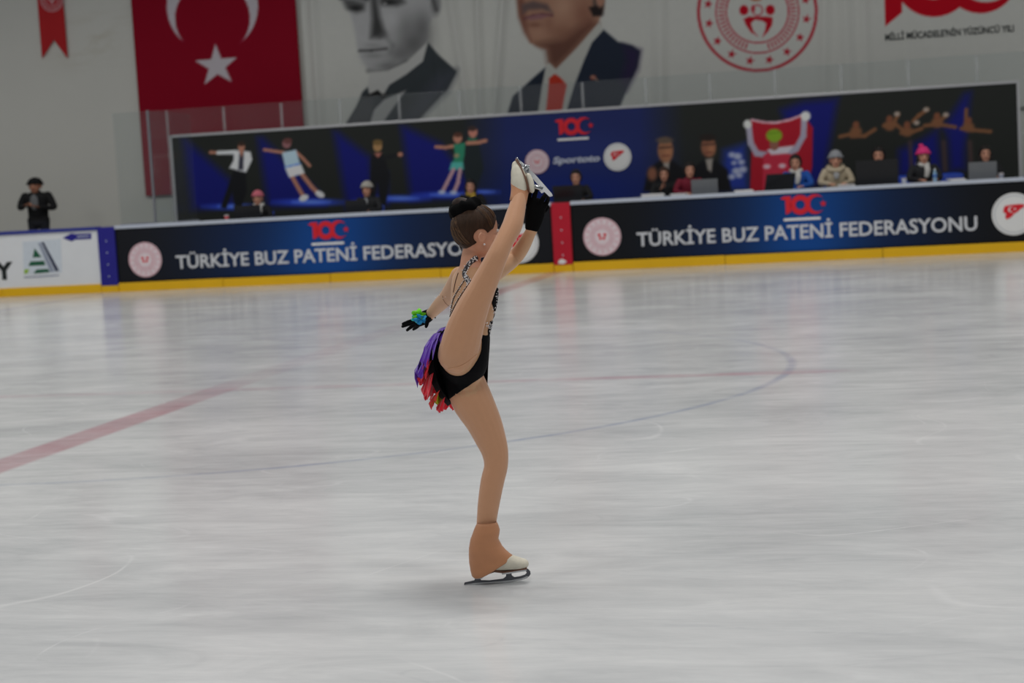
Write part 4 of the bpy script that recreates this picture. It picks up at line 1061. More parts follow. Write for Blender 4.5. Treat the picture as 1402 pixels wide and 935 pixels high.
# ---- skirt: a black layer and ruffle tiers
E_ = [[(613, 447, -.10), (598, 463, -.10), (592, 482, -.09), (594, 506, -.07), (603, 532, -.04), (618, 552, .0)],
      [(607, 448, .02), (590, 465, .03), (584, 486, .05), (587, 512, .06), (598, 538, .07), (613, 556, .08)],
      [(622, 448, .13), (613, 470, .155), (608, 490, .165), (608, 512, .165), (613, 534, .16), (622, 550, .15)],
      [(655, 454, .13), (654, 470, .14), (653, 488, .145), (652, 506, .145), (652, 520, .14), (652, 530, .135)],
      [(671, 461, .06), (670.5, 474, .06), (669.5, 488, .06), (668.5, 502, .06), (668, 514, .06), (667.5, 526, .06)]]
E_ = np.array(E_, float)
def sk(s, t):
    q = np.array([catmull(E_[k], 61)[int(round(s*60))] for k in range(5)])
    return catmull(q, 81)[int(round(t*80))]
ns, ntt = 14, 48
G = [[sk(i/(ns-1), j/(ntt-1)) for j in range(ntt)] for i in range(ns)]
V = [S(*G[i][j]) for i in range(ns) for j in range(ntt)]
F = [(i*ntt+j, i*ntt+j+1, (i+1)*ntt+j+1, (i+1)*ntt+j) for i in range(ns-1) for j in range(ntt-1)]
skirt = obj('skirt', V, F, mat('black_skirt', (8, 8, 12), 0.85, 0.2, spec=0.1), skater, smooth=True); skirt['label'] = 'short black under-skirt'
md = skirt.modifiers.new('thickness', 'SOLIDIFY'); md.thickness = 0.003
PUR = mat('purple_chiffon', (94, 34, 178), 0.6, 0.25, 18, sheen=0.3); RUF = mat('red_chiffon', (240, 14, 48), 0.6, 0.2, 18, sheen=0.3)
ORG = mat('orange_pink_chiffon', (232, 64, 60), 0.6, 0.3, 14); YLG = mat('yellow_green_chiffon', (176, 200, 40), 0.6, 0.3, 14)
def ruffle(s0, length, out, m, t0, t1, petals, seed, lab=None):
    rg = random.Random(seed); n, rows = 66, 6; V = []
    ph = rg.uniform(0, 6.28)
    amps = [rg.uniform(0.75, 1.12) for _ in range(petals+2)]
    for i in range(rows):
        v = i/(rows-1)
        for j in range(n):
            t = t0+(t1-t0)*j/(n-1); q = sk(s0, t).copy()
            ox, od = q[0]-642, (q[2]-0.05)*345; l = math.hypot(ox, od)+1e-6; ox /= l; od /= l
            pt = (j/(n-1))*petals; k = int(pt); tri = 1-abs(2*(pt-k)-1)
            L = length*(0.66+0.34*tri)*amps[k]
            wv = 2.2*v*math.sin(ph+j*0.62)
            q[0] += ox*(2.5+out*v**0.8+wv); q[2] += od*(2.5+out*v**0.8+wv)/345; q[1] += L*v + 1.2*v*math.sin(j*0.5+ph)
            V.append(S(*q))
    F = [(i*n+j, i*n+j+1, (i+1)*n+j+1, (i+1)*n+j) for i in range(rows-1) for j in range(n-1)]
    o = obj('ruffle', V, F, m, skirt, smooth=True)
    md = o.modifiers.new('thickness', 'SOLIDIFY'); md.thickness = 0.0015
    if lab: o['label'] = lab
ruffle(0.02, 26, 13, PUR, 0.0, 0.66, 8, 1, 'purple ruffle'); ruffle(0.12, 34, 14, PUR, 0.0, 0.66, 9, 2); ruffle(0.24, 38, 13, PUR, 0.02, 0.66, 9, 5)
ruffle(0.34, 34, 8, RUF, 0.0, 0.62, 9, 3, 'red ruffle'); ruffle(0.50, 34, 9, RUF, 0.0, 0.62, 9, 4); ruffle(0.64, 34, 7, RUF, 0.0, 0.60, 8, 6); ruffle(0.90, 20, 5, RUF, 0.0, 0.60, 7, 12)
ruffle(0.82, 16, 4, YLG, 0.03, 0.56, 8, 8, 'yellow-green ruffle'); ruffle(0.82, 22, 8, ORG, 0.0, 0.58, 9, 7, 'orange-red ruffle'); ruffle(0.42, 40, 12, PUR, 0.06, 0.5, 7, 9)

# glove ruffle: green over blue
def puff(cx, cy, dd, rad, m, seed, lab):
    rg = random.Random(seed); V = [S(cx, cy, dd)]; n = 22
    for ring_, rr in ((1, 0.55), (2, 1.0)):
        for j in range(n):
            a = 2*math.pi*j/n; q = rad*rr*(1+0.28*math.sin(5*a+seed)*(ring_-1)+rg.uniform(-.1, .1))
            V.append(S(cx+q*math.cos(a), cy+q*0.75*math.sin(a), dd-0.010+0.012*rr*math.sin(4*a+seed)))
    F = [(0, 1+j, 1+(j+1) % n) for j in range(n)] + [(1+j, 1+n+j, 1+n+(j+1) % n, 1+(j+1) % n) for j in range(n)]
    o = obj('glove_ruffle', V, F, m, gl_l, smooth=True); o['label'] = lab
    o.modifiers.new('thickness', 'SOLIDIFY').thickness = 0.003
puff(572.5, 430.5, .455, 8.5, mat('lime_chiffon', (120, 226, 40), 0.6, 0.2), 2, 'lime green ruffle')
puff(576, 437.5, .448, 8.5, mat('sky_blue_chiffon', (24, 150, 208), 0.6, 0.2), 5, 'sky blue ruffle')
puff(569.5, 436, .46, 6, mat('turquoise_chiffon', (40, 205, 190), 0.6, 0.2), 7, 'turquoise ruffle')
for cx, cy in ((586.5, 423.5), (596, 435)):
    obj('glove_cuff', *tube([S(590.5, 429.5, .462), S((cx+590.5)/2, (cy+429.5)/2, .462), S(cx, cy, .46)], [.010, .007, .003], n=8), GLOVE, gl_l, smooth=True)

# ---- skates
LATS = -FH                                             # her right side: towards the camera for the standing foot
def ext(profile, half, m, name, parent, T=None):
    """side profile in pixels (standing skate) extruded across; T maps local (x, lateral, z) to the world"""
    loc = [((x-680)/345.0, (797.6-y)/345.0) for x, y in profile]; n = len(loc)
    V = [T(x, -half, z) for x, z in loc] + [T(x, half, z) for x, z in loc]
    F = [tuple(range(n)), tuple(range(2*n-1, n-1, -1))] + [(i, n+i, n+(i+1) % n, (i+1) % n) for i in range(n)]
    return V, F
BLADE = [(635, 797), (636, 794.2), (645, 792.8), (649.5, 792), (651, 787.5), (657.5, 787.5), (659, 792.3), (670, 793.2), (689, 792), (693.3, 789), (694, 782.5), (700.8, 782.3), (701.5, 788), (705, 790.6), (712, 790), (719.5, 788), (722.3, 785.4), (721, 783), (719, 780.5), (724, 780), (727, 783.6), (727.4, 787.2), (725, 790.5), (722, 792.6), (715, 795), (700, 796.8), (680, 797.6), (660, 797.8), (640, 797.8)]
EDGE = [(635, 797), (650, 795.2), (680, 795.0), (700, 794.2), (715, 792.4), (722, 790), (725, 790.5), (715, 795), (700, 796.8), (680, 797.6), (660, 797.8), (640, 797.8)]
SOLEP = [(651, 786), (662, 787.0), (665, 784), (678, 780.6), (693, 783.2), (710, 781.8), (722.8, 779.3), (722.8, 776.8), (700, 779.6), (692, 780.6), (678, 777), (664, 777), (651, 777)]
def skate(T, label, boot_prims, bootmat_label=None):
    V, N, F = remesh(boot_prims, 0.0032, 4)
    bt = obj('skate_boot', V, F, BOOT, skater, smooth=True); bt['label'] = label
    obj('sole', *ext(SOLEP, 0.022, SOLE, 'sole', bt, T), SOLE, bt)
    obj('blade_frame', *ext(BLADE, 0.0032, DSTEEL, 'blade', bt, T), DSTEEL, bt)
    obj('blade_edge', *ext(EDGE, 0.0044, STEEL, 'edge', bt, T), STEEL, bt)
    for pl in (ext([(651, 789), (661, 789), (661, 786.8), (651, 786.8)], 0.017, STEEL, 'p', bt, T), ext([(688, 784.6), (722, 781.2), (722, 779), (688, 782.6)], 0.024, STEEL, 'p', bt, T)):
        obj('mounting_plate', *pl, STEEL, bt)
    return bt
z0s = float(S(680, 797.6)[2])
def T1(x, l, z): return np.array([foot[0], foot[1], 0.0]) + RH*x + FH*l + UP*(z+0.0006)
def sx_(px, py, l=0.0):
    d = ray(px, py); return CAM + d*(((foot-CAM)@FH)/(d@FH)) + FH*l
q = 1/345.0
b1 = [tube([sx_(664, 740), sx_(663, 752), sx_(662, 766)], [(13*q, 11.5*q), (14.5*q, 12*q), (15*q, 12*q)], ref=FH),
      tube([sx_(655, 771), sx_(674, 768), sx_(692, 769), sx_(709, 771), sx_(715.5, 771.6)], [(11.5*q, 10.5*q), (14*q, 11.5*q), (12*q, 12.5*q), (8.8*q, 12*q), (7.4*q, 10*q)], ref=FH)]
sk1 = skate(T1, 'scuffed white skate boot standing on the ice', b1)
# loose tan cover over the standing boot
rings = [((653.4, 716), (680.0, 714), 13, 0), ((652, 719), (682, 718.5), 14.2, 0), ((649, 724), (684.8, 725), 16, 0), ((646.5, 731), (683.2, 731), 16.5, 0), ((644.5, 738), (682.6, 737), 17, 0), ((642, 750), (687.2, 747), 17.5, 0),
         ((641.3, 760), (693, 752.5), 17, 0.5), ((642.6, 770), (698, 757), 16.5, 2), ((644, 779), (701, 760), 16.5, 4.5), ((645.3, 785.5), (702.2, 761.8), 17, 6.5), ((646.2, 786.5), (702.6, 763.2), 16.4, 6.5)]
V, F, nn = [], [], 40
for k, (a, c, w, sag) in enumerate(rings):
    for j in range(nn):
        t = 2*math.pi*j/nn; u = 0.5-0.5*math.cos(t)
        x = a[0]+(c[0]-a[0])*u; y = a[1]+(c[1]-a[1])*u + sag*1.25*max(math.sin(math.pi*u**0.55), 0.0)*(1-u)**0.6
        cr_ = 0.5*math.sin(k*1.9+t*2)*(1 if 0 < k < 9 else 0)+(0.7*math.sin(k*2.6)*u**3 if 2 < k < 9 else 0)
        V.append(sx_(x+cr_*(2*u-1), y, math.sin(t)*(w+cr_)*q))
for k in range(len(rings)-1):
    for j in range(nn): F.append((k*nn+j, k*nn+(j+1) % nn, (k+1)*nn+(j+1) % nn, (k+1)*nn+j))
o = obj('boot_cover', V, F, COVER, skater, smooth=True); o['label'] = 'tan cloth cover over the boot'
o.modifiers.new('thickness', 'SOLIDIFY').thickness = 0.0025

# raised skate: toe up, blade towards the upper right
b2 = [tube(*chain([(712, 262, -.036, 10.4, 10.8), (711.3, 252, -.03, 11.8, 11.5), (710.8, 243, -.02, 11.4, 12), (709, 235, -.006, 9.8, 12), (707.2, 228.6, .004, 6.6, 10)])),
      tube(*chain([(714, 254, -.03, 9), (719, 254, -.034, 6)]))]
V, N, F = remesh(b2, 0.0032, 4)
sk2 = obj('skate_boot', V, F, BOOT, skater, smooth=True); sk2['label'] = 'white skate boot raised high, toe pointing up'
obj('sole', *tube(*chain([(708.5, 222.5, .0, 1.8, 9), (713, 231, -.006, 2.2, 11), (717.5, 241, -.02, 2.2, 11), (721, 250, -.03, 2.2, 10), (723.5, 259, -.038, 2.2, 8)]), n=16), SOLE, sk2, smooth=True)
obj('heel_block', *tube(*chain([(724, 243, -.03, 4.2, 8), (726.5, 250, -.036, 4.6, 8), (728, 258, -.042, 4.2, 8)]), n=16), BOOT, sk2, smooth=True)
BLADE2 = BLADE[:15] + [(720, 790.4), (724, 790.6), (726, 791.5)] + BLADE[23:]
EDGE2 = [(635, 796), (638, 792.5), (650, 791.6), (680, 791.4), (700, 790.6), (715, 790), (723, 790), (726, 791.5)] + EDGE[7:]
LSTEEL = mat('lit_steel', (214, 216, 218), 0.4, 0.05, 20, metal=0.35)  # paler, less metallic copy of the blade steel; its gleam is in the colour
obj('blade_frame', *ext(BLADE2, 0.0028, STEEL, 'blade', sk2, T2), LSTEEL, sk2)
obj('blade_edge', *ext(EDGE2, 0.0040, STEEL, 'edge', sk2, T2), LSTEEL, sk2)
obj('mounting_plate', *tube(*chain([(709.5, 219.5, .01, 1.5, 7), (714, 227, .0, 1.8, 9), (719, 235, -.012, 1.8, 9), (726, 241, -.026, 1.6, 6)]), n=14), STEEL, sk2, smooth=True)
obj('toe_bracket', *tube([S(718, 231, -.004), S(722, 228, -.004), T2(0.05, 0, 0.02)], [(.012, .006), (.010, .005), (.008, .004)], n=10), STEEL, sk2, smooth=True)
obj('heel_bracket', *tube([S(728, 256, -.04), S(734, 256, -.05), T2(-0.075, 0, 0.014)], [(.009, .006), (.009, .005), (.010, .004)], n=10), STEEL, sk2, smooth=True)
# cover round the raised ankle
V, F = [], []; nn = 28
for k, (x, y, dd, w, tl) in enumerate([(709, 277, -.062, 11.5, 3), (710.5, 270, -.05, 11.6, 2.5), (711.5, 263, -.038, 11.8, 3.5), (711.8, 258, -.03, 12.2, 4.5), (711.8, 255, -.026, 12.6, 4.8)]):
    for j in range(nn):
        t = 2*math.pi*j/nn; V.append(S(x+w*math.cos(t), y+tl*math.cos(t), dd+math.sin(t)*rp(12, 0)))
for k in range(4):
    for j in range(nn): F.append((k*nn+j, k*nn+(j+1) % nn, (k+1)*nn+(j+1) % nn, (k+1)*nn+j))
o = obj('boot_cover', V, F, COVER, skater, smooth=True); o['label'] = 'tan cover at the raised ankle'; o.modifiers.new('thickness', 'SOLIDIFY').thickness = 0.002

# ================================================================== OFFICIALS BEHIND THE BOARDS
YJ = YB + 1.12
HSKIN = mat('face_skin', (206, 150, 124), 0.55, 0.06, 20)
HSKD = mat('face_skin_tan', (186, 130, 104), 0.55, 0.06, 20)
TROU = mat('dark_trousers', (30, 32, 40), 0.8, 0.1)
SHOE = mat('dark_shoes', (24, 22, 22), 0.6, 0.1)
MOUTH = mat('mouth', (140, 70, 66), 0.5); EYED = mat('dark_eye', (30, 24, 22), 0.35)
X_, Y_, Z_ = np.eye(3)

def head_prims(c, s=1.0):
    c = np.asarray(c, float)
    def q(f, l, u): return c + np.array([l, -f, u])*s
    f_, l_, u_ = -Y_*s, X_*s, Z_*s
    return [ball(q(-.008, 0, .015), [f_*.098, l_*.078, u_*.098], 18, 12), ball(q(.028, 0, -.045), [f_*.064, l_*.060, u_*.078], 16, 10),
            tube([q(.090, 0, -.012), q(.106, 0, -.044)], [.010*s, .015*s], n=8), ball(q(.062, 0, -.104), [f_*.026, l_*.028, u_*.02], 10, 8)] + \
           [ball(q(-.01, k*.08, -.025), [f_*.018, l_*.012, u_*.032], 10, 8) for k in (-1, 1)]

def hand_prims(w, d):
    """a small hand from wrist w pointing along d: palm, four fingers and a thumb"""
    w = np.asarray(w, float); d = nrm(d); side = nrm(np.cross(d, Z_)); up = np.cross(side, d)
    g = [tube([w, w+d*.05, w+d*.085], [(.028, .020), (.040, .016), (.040, .014)], ref=up, n=10)]
    for k, (o_, L) in enumerate(((-.032, .055), (-.011, .068), (.011, .064), (.032, .048))):
        b_ = w+d*.085+side*o_; g.append(tube([b_, b_+d*L*.5, b_+d*L*.85-up*L*.35], [.0105, .0098, .008], n=8, sub=2))
    sgn = -1 if side[0]*d[1] > 0 else 1
    b_ = w+d*.03+side*sgn*.03; g.append(tube([b_, b_+side*sgn*.03+d*.03, b_+side*sgn*.035+d*.06], [.013, .012, .009], n=8, sub=2))
    return g

def body_mesh(pose):
    """one continuous body facing -y; floor at z=0"""
    hc = np.array([0, -0.02, 1.22 if pose != 'stand' else 1.60])
    dz = 0.0 if pose != 'stand' else 0.40
    yo = {'lean': -0.07, 'upright': 0.0, 'stand': 0.0, 'turn': -0.02}[pose]
    hc[1] += yo*1.3
    cl = []
    cl.append(tube([(0, .02, .46+dz), (0, .03, .58+dz), (0, .03+yo*.4, .78+dz), (0, .02+yo*.8, .94+dz), (0, .01+yo, 1.03+dz), (0, .0+yo, 1.075+dz)],
                   [(.17, .12), (.165, .125), (.175, .13), (.195, .125), (.165, .09), (.075, .06)], frame=(X_, Y_), n=22))
    sk = head_prims(hc, 1.22) + [tube([(0, .0+yo, 1.05+dz), hc+np.array([0, .015, -.08])], [.055, .052], n=12)]
    if pose == 'stand':
        hands = [((-.10, -.26, 1.20), (.75, -.5, .35)), ((.10, -.27, 1.16), (-.6, -.6, .35))]
        el = [(-.27, -.02, 1.16), (.28, -.02, 1.13)]
    elif pose == 'turn':
        hands = [((-.06, -.34, .93), (.3, -.3, .8)), ((.15, -.42, .78), (-.4, -.9, .0))]
        el = [(-.25, -.20, .80), (.27, -.12, .82)]
    else:
        hands = [((-.13, -.40, .79), (.35, -.9, -.02)), ((.13, -.40, .79), (-.35, -.9, -.02))]
        el = [(-.27, -.10, .82), (.27, -.10, .82)]
    for k, s in enumerate((-1, 1)):
        sh = (s*.185, .01+yo, 1.0+dz); w, d = hands[k]
        cl.append(tube([sh, (np.array(sh)+np.array(el[k]))/2+np.array([s*.015, 0, 0]), el[k], (np.array(el[k])*.45+np.array(w)*.55), np.array(w)], [.070, .062, .055, .048, .036], n=14))
        sk += hand_prims(w, d)
        if pose == 'stand':
            cl.append(tube([(s*.09, .02, .90), (s*.10, .0, .50), (s*.10, .02, .10)], [.095, .065, .05], n=14)); cl.append(tube([(s*.10, .05, .045), (s*.11, -.15, .04)], [.045, .04], n=12))
        else:
            cl.append(tube([(s*.09, .02, .52), (s*.11, -.20, .53), (s*.11, -.40, .50)], [.085, .075, .06], n=14)); cl.append(tube([(s*.11, -.40, .50), (s*.11, -.41, .28), (s*.11, -.40, .08)], [.06, .052, .045], n=12)); cl.append(tube([(s*.11, -.36, .045), (s*.11, -.56, .04)], [.045, .038], n=12))
    V, N, F = remesh(cl+sk, 0.0115 if pose != 'stand' else 0.0115, 2, 0.4)
    kd = KDTree(sum(len(g[0]) for g in cl+sk)); ow = []; i = 0
    for q, gs in enumerate((cl, sk)):
        for g in gs:
            for v in g[0]: kd.insert(Vector(v), i); ow.append(q); i += 1
    kd.balance()
    mi = np.zeros(len(F), np.int32)
    for k, f in enumerate(F):
        c = V[list(f)].mean(0); mi[k] = 1 if ow[kd.find(Vector(c))[1]] else 0
        if mi[k] == 0 and c[2] < (.50+dz if pose != 'stand' else .88): mi[k] = 2
        if c[2] < .085: mi[k] = 3
    me = mesh_from('person', V, F, [TROU]*4, True); me.polygons.foreach_set('material_index', mi)
    return me, hc, (V, N, F)
BODY = {p: body_mesh(p) for p in ('lean', 'upright', 'turn', 'stand')}

def local_obj(name, V, F, m, parent, smooth=True):
    o = bpy.data.objects.new(name, mesh_from(name, V, F, m, smooth)); COL.objects.link(o); o.parent = parent; return o

def person(pose, px, py, Y, floor, label, jacket, hair=None, hat=None, hatcol=None, scarf=None, turn=0.0, skin=HSKIN, patch=None, hood=None, long_hair=False, group='officials seated behind the boards'):
    me, hc, (V, N, F) = BODY[pose]
    tgt = on_y(px, py, Y); s = (tgt[2]-floor)/hc[2]
    o = bpy.data.objects.new('person', me); COL.objects.link(o)
    for k, m in enumerate((jacket, skin, TROU, SHOE)):
        o.material_slots[k].link = 'OBJECT'; o.material_slots[k].material = m
    hd = np.array([hc[0]*math.cos(turn)-hc[1]*math.sin(turn), hc[0]*math.sin(turn)+hc[1]*math.cos(turn)])
    o.location = (tgt[0]-hd[0]*s, Y-hd[1]*s, floor); o.rotation_euler = (0, 0, turn); o.scale = (s, s, s)
    tag(o, label, 'person', group)
    FC_ = np.array([V[list(f)].mean(0) for f in F]) - hc
    hm = None
    if hair is not None and hat not in ('beanie', 'pom'):
        hm = (np.linalg.norm(FC_, axis=1) < 0.195) & (-FC_[:, 1] < 0.040+0.62*np.maximum(FC_[:, 2], 0)+0.5*np.minimum(FC_[:, 2], 0)) & (FC_[:, 2] > -.095) & (np.abs(FC_[:, 0]) < .105)
        hm |= (np.linalg.norm(FC_, axis=1) < 0.195) & (FC_[:, 2] > .066)
        VV, FF = shell(V, N, F, hm, 0.020); local_obj('hair', VV, FF, hair, o)
    if hair is not None and long_hair:
        if True:
            for k in (-1, 1): local_obj('hair_lock', *tube([hc+(k*.08, .02, .04), hc+(k*.098, .0, -.08), hc+(k*.095, -.02, -.21)], [.03, .034, .02], n=10), hair, o)
    if hat:
        hm = (np.linalg.norm(FC_, axis=1) < 0.195) & (FC_[:, 2] > .028 + .10*(-FC_[:, 1])*0.6)
        VV, FF = shell(V, N, F, hm, 0.034); h_ = local_obj('knit_hat' if hat != 'cap' else 'cap', VV, FF, hatcol, o)
        if hat in ('beanie', 'pom'):
            local_obj('hat_cuff', *torus(hc+(0, .008, .035), (0, .12, 1), .120, .022, 28, 10, .04, 5), hatcol, o)
        if hat == 'pom': local_obj('pompom', *torus(hc+(-.03, .02, .18), (0, 0, 1), .016, .030, 16, 12, .12, 2), hatcol, o)
        if hat == 'cap': local_obj('cap_band', *torus(hc+(0, .005, .04), (0, .1, 1), .122, .012, 24, 8), hatcol, o)
    for k in (-1, 1):
        local_obj('eye', *ball(hc+(k*.041, -.110, -.004), [X_*.013, Y_*.008, Z_*.008], 8, 6), EYED, o)
        local_obj('eyebrow', *tube([hc+(k*.022, -.115, .025), hc+(k*.06, -.103, .025)], [.005, .004], n=6), hair or EYED, o)
    local_obj('mouth', *ball(hc+(0, -.110, -.094), [X_*.024, Y_*.010, Z_*.007], 8, 6), MOUTH, o)
    if scarf is not None:
        dz = hc[2]-1.22; ny = hc[1]+.03
        local_obj('scarf', *torus((0, ny, 1.075+dz), (0, -.25, 1), .085, .040, 26, 10, .10, 4), scarf, o)
        local_obj('scarf_end', *tube([(.04, ny-.10, 1.06+dz), (.05, ny-.135, .96+dz), (.03, ny-.13, .85+dz)], [(.045, .02), (.05, .02), (.04, .018)], ref=Y_, n=10), scarf, o)
    if hood is not None:
        dz = hc[2]-1.22; local_obj('hood', *torus((0, hc[1]+.05, 1.065+dz), (0, -.35, 1), .125, .050, 28, 10, .08, 6), hood, o)
    if patch is not None:
        m_, w_, h_, zc = patch
        dz = hc[2]-1.22; yf = hc[1]*0.8-.105
        local_obj('shirt_front', *ball((0, yf, zc+dz), [X_*w_, Y_*.022, Z_*h_], 12, 8), m_, o)
    return o

jk = lambda n, c: mat(n, c, 0.8, 0.15, 10, bump=0.2, bscale=12)
BJ = jk('black_jacket', (24, 24, 26)); BJ2 = jk('charcoal_jacket', (34, 35, 38)); RJ = jk('dark_red_jacket', (118, 22, 44)); BLJ = jk('blue_jacket', (28, 84, 170)); BEI = jk('beige_coat', (196, 182, 156))
DH = mat('dark_hair', (30, 24, 22), 0.5, 0.3, 30); BH = mat('brown_hair', (66, 44, 32), 0.5, 0.3, 30)
WSC = mat('white_scarf', (208, 206, 200), 0.9, 0.1, 20); YSC = mat('mustard_scarf', (176, 146, 60), 0.9, 0.1, 20)
PKH = mat('dusty_pink_knit', (206, 110, 124), 0.9, 0.15, 40, bump=0.3); HPK = mat('bright_pink_knit', (232, 60, 130), 0.9, 0.15, 40, bump=0.3); GRH = mat('grey_knit', (150, 152, 156), 0.9, 0.15, 40, bump=0.3); GCAP = mat('pale_grey_cap', (176, 172, 162), 0.8, 0.1)
SHIRT = mat('pale_shirt', (178, 180, 182), 0.8, 0.05); DGSH = mat('grey_print_shirt', (120, 122, 124), 0.8, 0.3, 30)
J = [('turn', 353, 271, 'seated person in dusty pink hat and white scarf', BJ, None, 'cap', PKH, WSC, 0.10, {}),
     ('upright', 502.5, 259, 'seated person in pale grey cap and black jacket', BJ2, DH, 'cap', GCAP, None, -0.08, dict(patch=(SHIRT, .04, .07, .98))),
     ('lean', 644, 255, 'seated dark-haired person in black with a mustard scarf', BJ, DH, None, None, YSC, 0.15, dict(long_hair=True)),
     ('upright', 788.5, 242.5, 'seated short-haired person in black jacket below the backdrop logos', BJ, DH, None, None, None, 0.05, {}),
     ('turn', 909, 238.5, 'seated person in black with one hand raised beside red-jacketed neighbour', BJ, BH, None, None, None, 0.12, {}),
     ('lean', 944, 232.5, 'seated dark-haired person in a dark red jacket behind grey laptop', RJ, DH, None, None, None, 0.25, {}),
     ('upright', 1089, 222.5, 'seated person in bright blue jacket with long white scarf', BLJ, DH, None, None, WSC, -0.05, {}),
     ('lean', 1144, 218, 'seated person in grey knit hat and beige puffy coat', BEI, BH, 'beanie', GRH, None, 0.08, dict(hood=BEI, patch=(SHIRT, .05, .09, .95))),
     ('lean', 1203, 212.5, 'seated black-haired person behind a large black laptop', BJ, DH, None, None, None, -0.1, {}),
     ('upright', 1264, 213, 'seated person in bright pink bobble hat and black jacket', BJ2, DH, 'pom', HPK, WSC, 0.15, dict(long_hair=True)),
     ('upright', 1349, 210, 'seated person in black hood nearest the backdrop right end', BJ, DH, None, None, None, 0.05, dict(long_hair=True))]
placed = []
for pose, px, py, lab, jkt, hr, hat, hc_, sc, tn, kw in J:
    placed.append((person(pose, px, py, YJ+{909: .42, 944: -.04}.get(px, 0), PLAT, lab, jkt, hr, hat, hc_, sc, tn, **kw), px, tn, lab))
mn = person('stand', 48, 254, YB+2.9, PLAT, 'person standing alone in dark jacket and cap by the bare wall', BJ, None, 'beanie', mat('black_knit', (22, 22, 24), 0.9, 0.1), None, 0.1, skin=HSKD, patch=(DGSH, .07, .16, .88), group='people behind the boards')
mn.scale.x *= 1.28; mn.scale.y *= 1.15

# ---- chairs for the officials
BCH = mat('blue_chair', (34, 70, 178), 0.4, 0.08); CHR = mat('chair_metal', (90, 92, 98), 0.35, 0.05, metal=0.7)
ch0 = bpy.data.objects.new('chair', None); COL.objects.link(ch0)
local_obj('seat', *bbox_(-.22, .22, -.20, .22, .395, .425, .012), BCH, ch0, False)
bk = []
for i in range(5):
    for j in range(9):
        u, v = j/8, i/4; bk.append((-.21+.42*u, .235+.05*v-.045*(1-(2*u-1)**2)*0+.03*(2*u-1)**2*-1, .53+.30*v+.03*(1-(2*u-1)**4)*v))
n = len(bk); bk2 = [(x, y+.018, z) for x, y, z in bk]
bf = [(i*9+j, i*9+j+1, (i+1)*9+j+1, (i+1)*9+j) for i in range(4) for j in range(8)]
bf += [tuple(n+k for k in f[::-1]) for f in bf]
rim = [j for j in range(9)]+[i*9+8 for i in range(1, 5)]+[36+j for j in range(7, -1, -1)]+[i*9 for i in range(3, 0, -1)]
bf += [(rim[k], n+rim[k], n+rim[(k+1) % len(rim)], rim[(k+1) % len(rim)]) for k in range(len(rim))]
local_obj('backrest', bk+bk2, bf, BCH, ch0)
for a, c in ((-1, -1), (1, -1), (-1, 1), (1, 1)): local_obj('leg', *tube([(a*.18, c*.17, .40), (a*.20, c*.20, .012)], [.012, .012], n=8, cap=.9), CHR, ch0)
for a in (-1, 1): local_obj('back_post', *tube([(a*.17, .20, .40), (a*.17, .245, .60)], [.011, .010], n=8), CHR, ch0)
names_ = ['under the dusty pink hatted person', 'under the grey capped person', 'under the mustard scarfed person', 'under the person below the logos', 'under the hand-raising person', 'under the red-jacketed person', 'under the blue-jacketed person', 'under the beige-coated person', 'under the person behind the black laptop', 'under the pink bobble-hatted person', 'under the person nearest the right end']
for k, (p, px, tn, lab) in enumerate(placed):
    c = ch0 if k == 0 else copy_tree(ch0)
    c.location = (p.location.x, p.location.y+.02, PLAT); c.rotation_euler = (0, 0, tn)
    tag(c, 'blue plastic chair '+names_[k], 'chair', 'blue chairs of the officials')
for px, w in ((1237, 'left of'), (1306, 'right of')):
    c = copy_tree(ch0); q = on_y(px, 250, YJ+.64); c.location = (q[0], YJ+.64, PLAT); c.rotation_euler = (0, 0, .1)
    tag(c, 'empty blue plastic chair just %s the pink bobble hat' % w, 'chair', 'blue chairs of the officials')

# ---- desk and the things on it
DT = 1.215
xd0 = float(on_y(262, 300, YB+.5)[0]); xd1 = float(on_y(1420, 240, YB+.5)[0])
dk = empty('officials_desk', ((xd0+xd1)/2, YB+.5, PLAT)); tag(dk, 'long pale desk top running behind the rink boards', 'desk')
obj('desk_top', *bbox_(xd0, xd1, YB+.18, YB+.78, DT-.03, DT, .008), CAPM, dk)
for x in np.linspace(xd0+.1, xd1-.1, 9): obj('desk_leg', *box(x-.02, x+.02, YB+.28, YB+.70, PLAT, DT-.03), FRM, dk)
def laptop(px, w, h, m, tilt, rot, label, Y=None):
    Y = YB+.36 if Y is None else Y
    c = on_y(px, 260, Y); o = bpy.data.objects.new('laptop', None); COL.objects.link(o)
    local_obj('keyboard_base', *bbox_(-w/2, w/2, -.02, h*.6, 0, .018, .005), m, o, False)
    V, F = bbox_(-w/2, w/2, -.006, .006, 0, h, .005); V = np.array(V); y = V[:, 1].copy(); z = V[:, 2].copy()
    V[:, 1] = y*math.cos(tilt)-z*math.sin(tilt)-.01; V[:, 2] = z*math.cos(tilt)+y*math.sin(tilt)+.016
    l_ = local_obj('lid', V, F, m, o, False)
    V2, F2 = bbox_(-w/2+.015, w/2-.015, .0062, .0075, .015, h-.015, .0005); V2 = np.array(V2); y = V2[:, 1].copy(); z = V2[:, 2].copy()
    V2[:, 1] = y*math.cos(tilt)-z*math.sin(tilt)-.01; V2[:, 2] = z*math.cos(tilt)+y*math.sin(tilt)+.016
    local_obj('screen', V2, F2, EYED, l_, False)
    o.location = (c[0], Y, DT); o.rotation_euler = (0, 0, rot); tag(o, label, 'laptop', 'laptops on the desk'); return o
BLAP = mat('black_laptop', (20, 20, 23), 0.35, 0.1); GLAP = mat('grey_laptop', (116, 118, 120), 0.35, 0.05, metal=0.3)
laptop(965, .46, .27, GLAP, .25, .05, 'grey laptop with raised lid before the red-jacketed person')
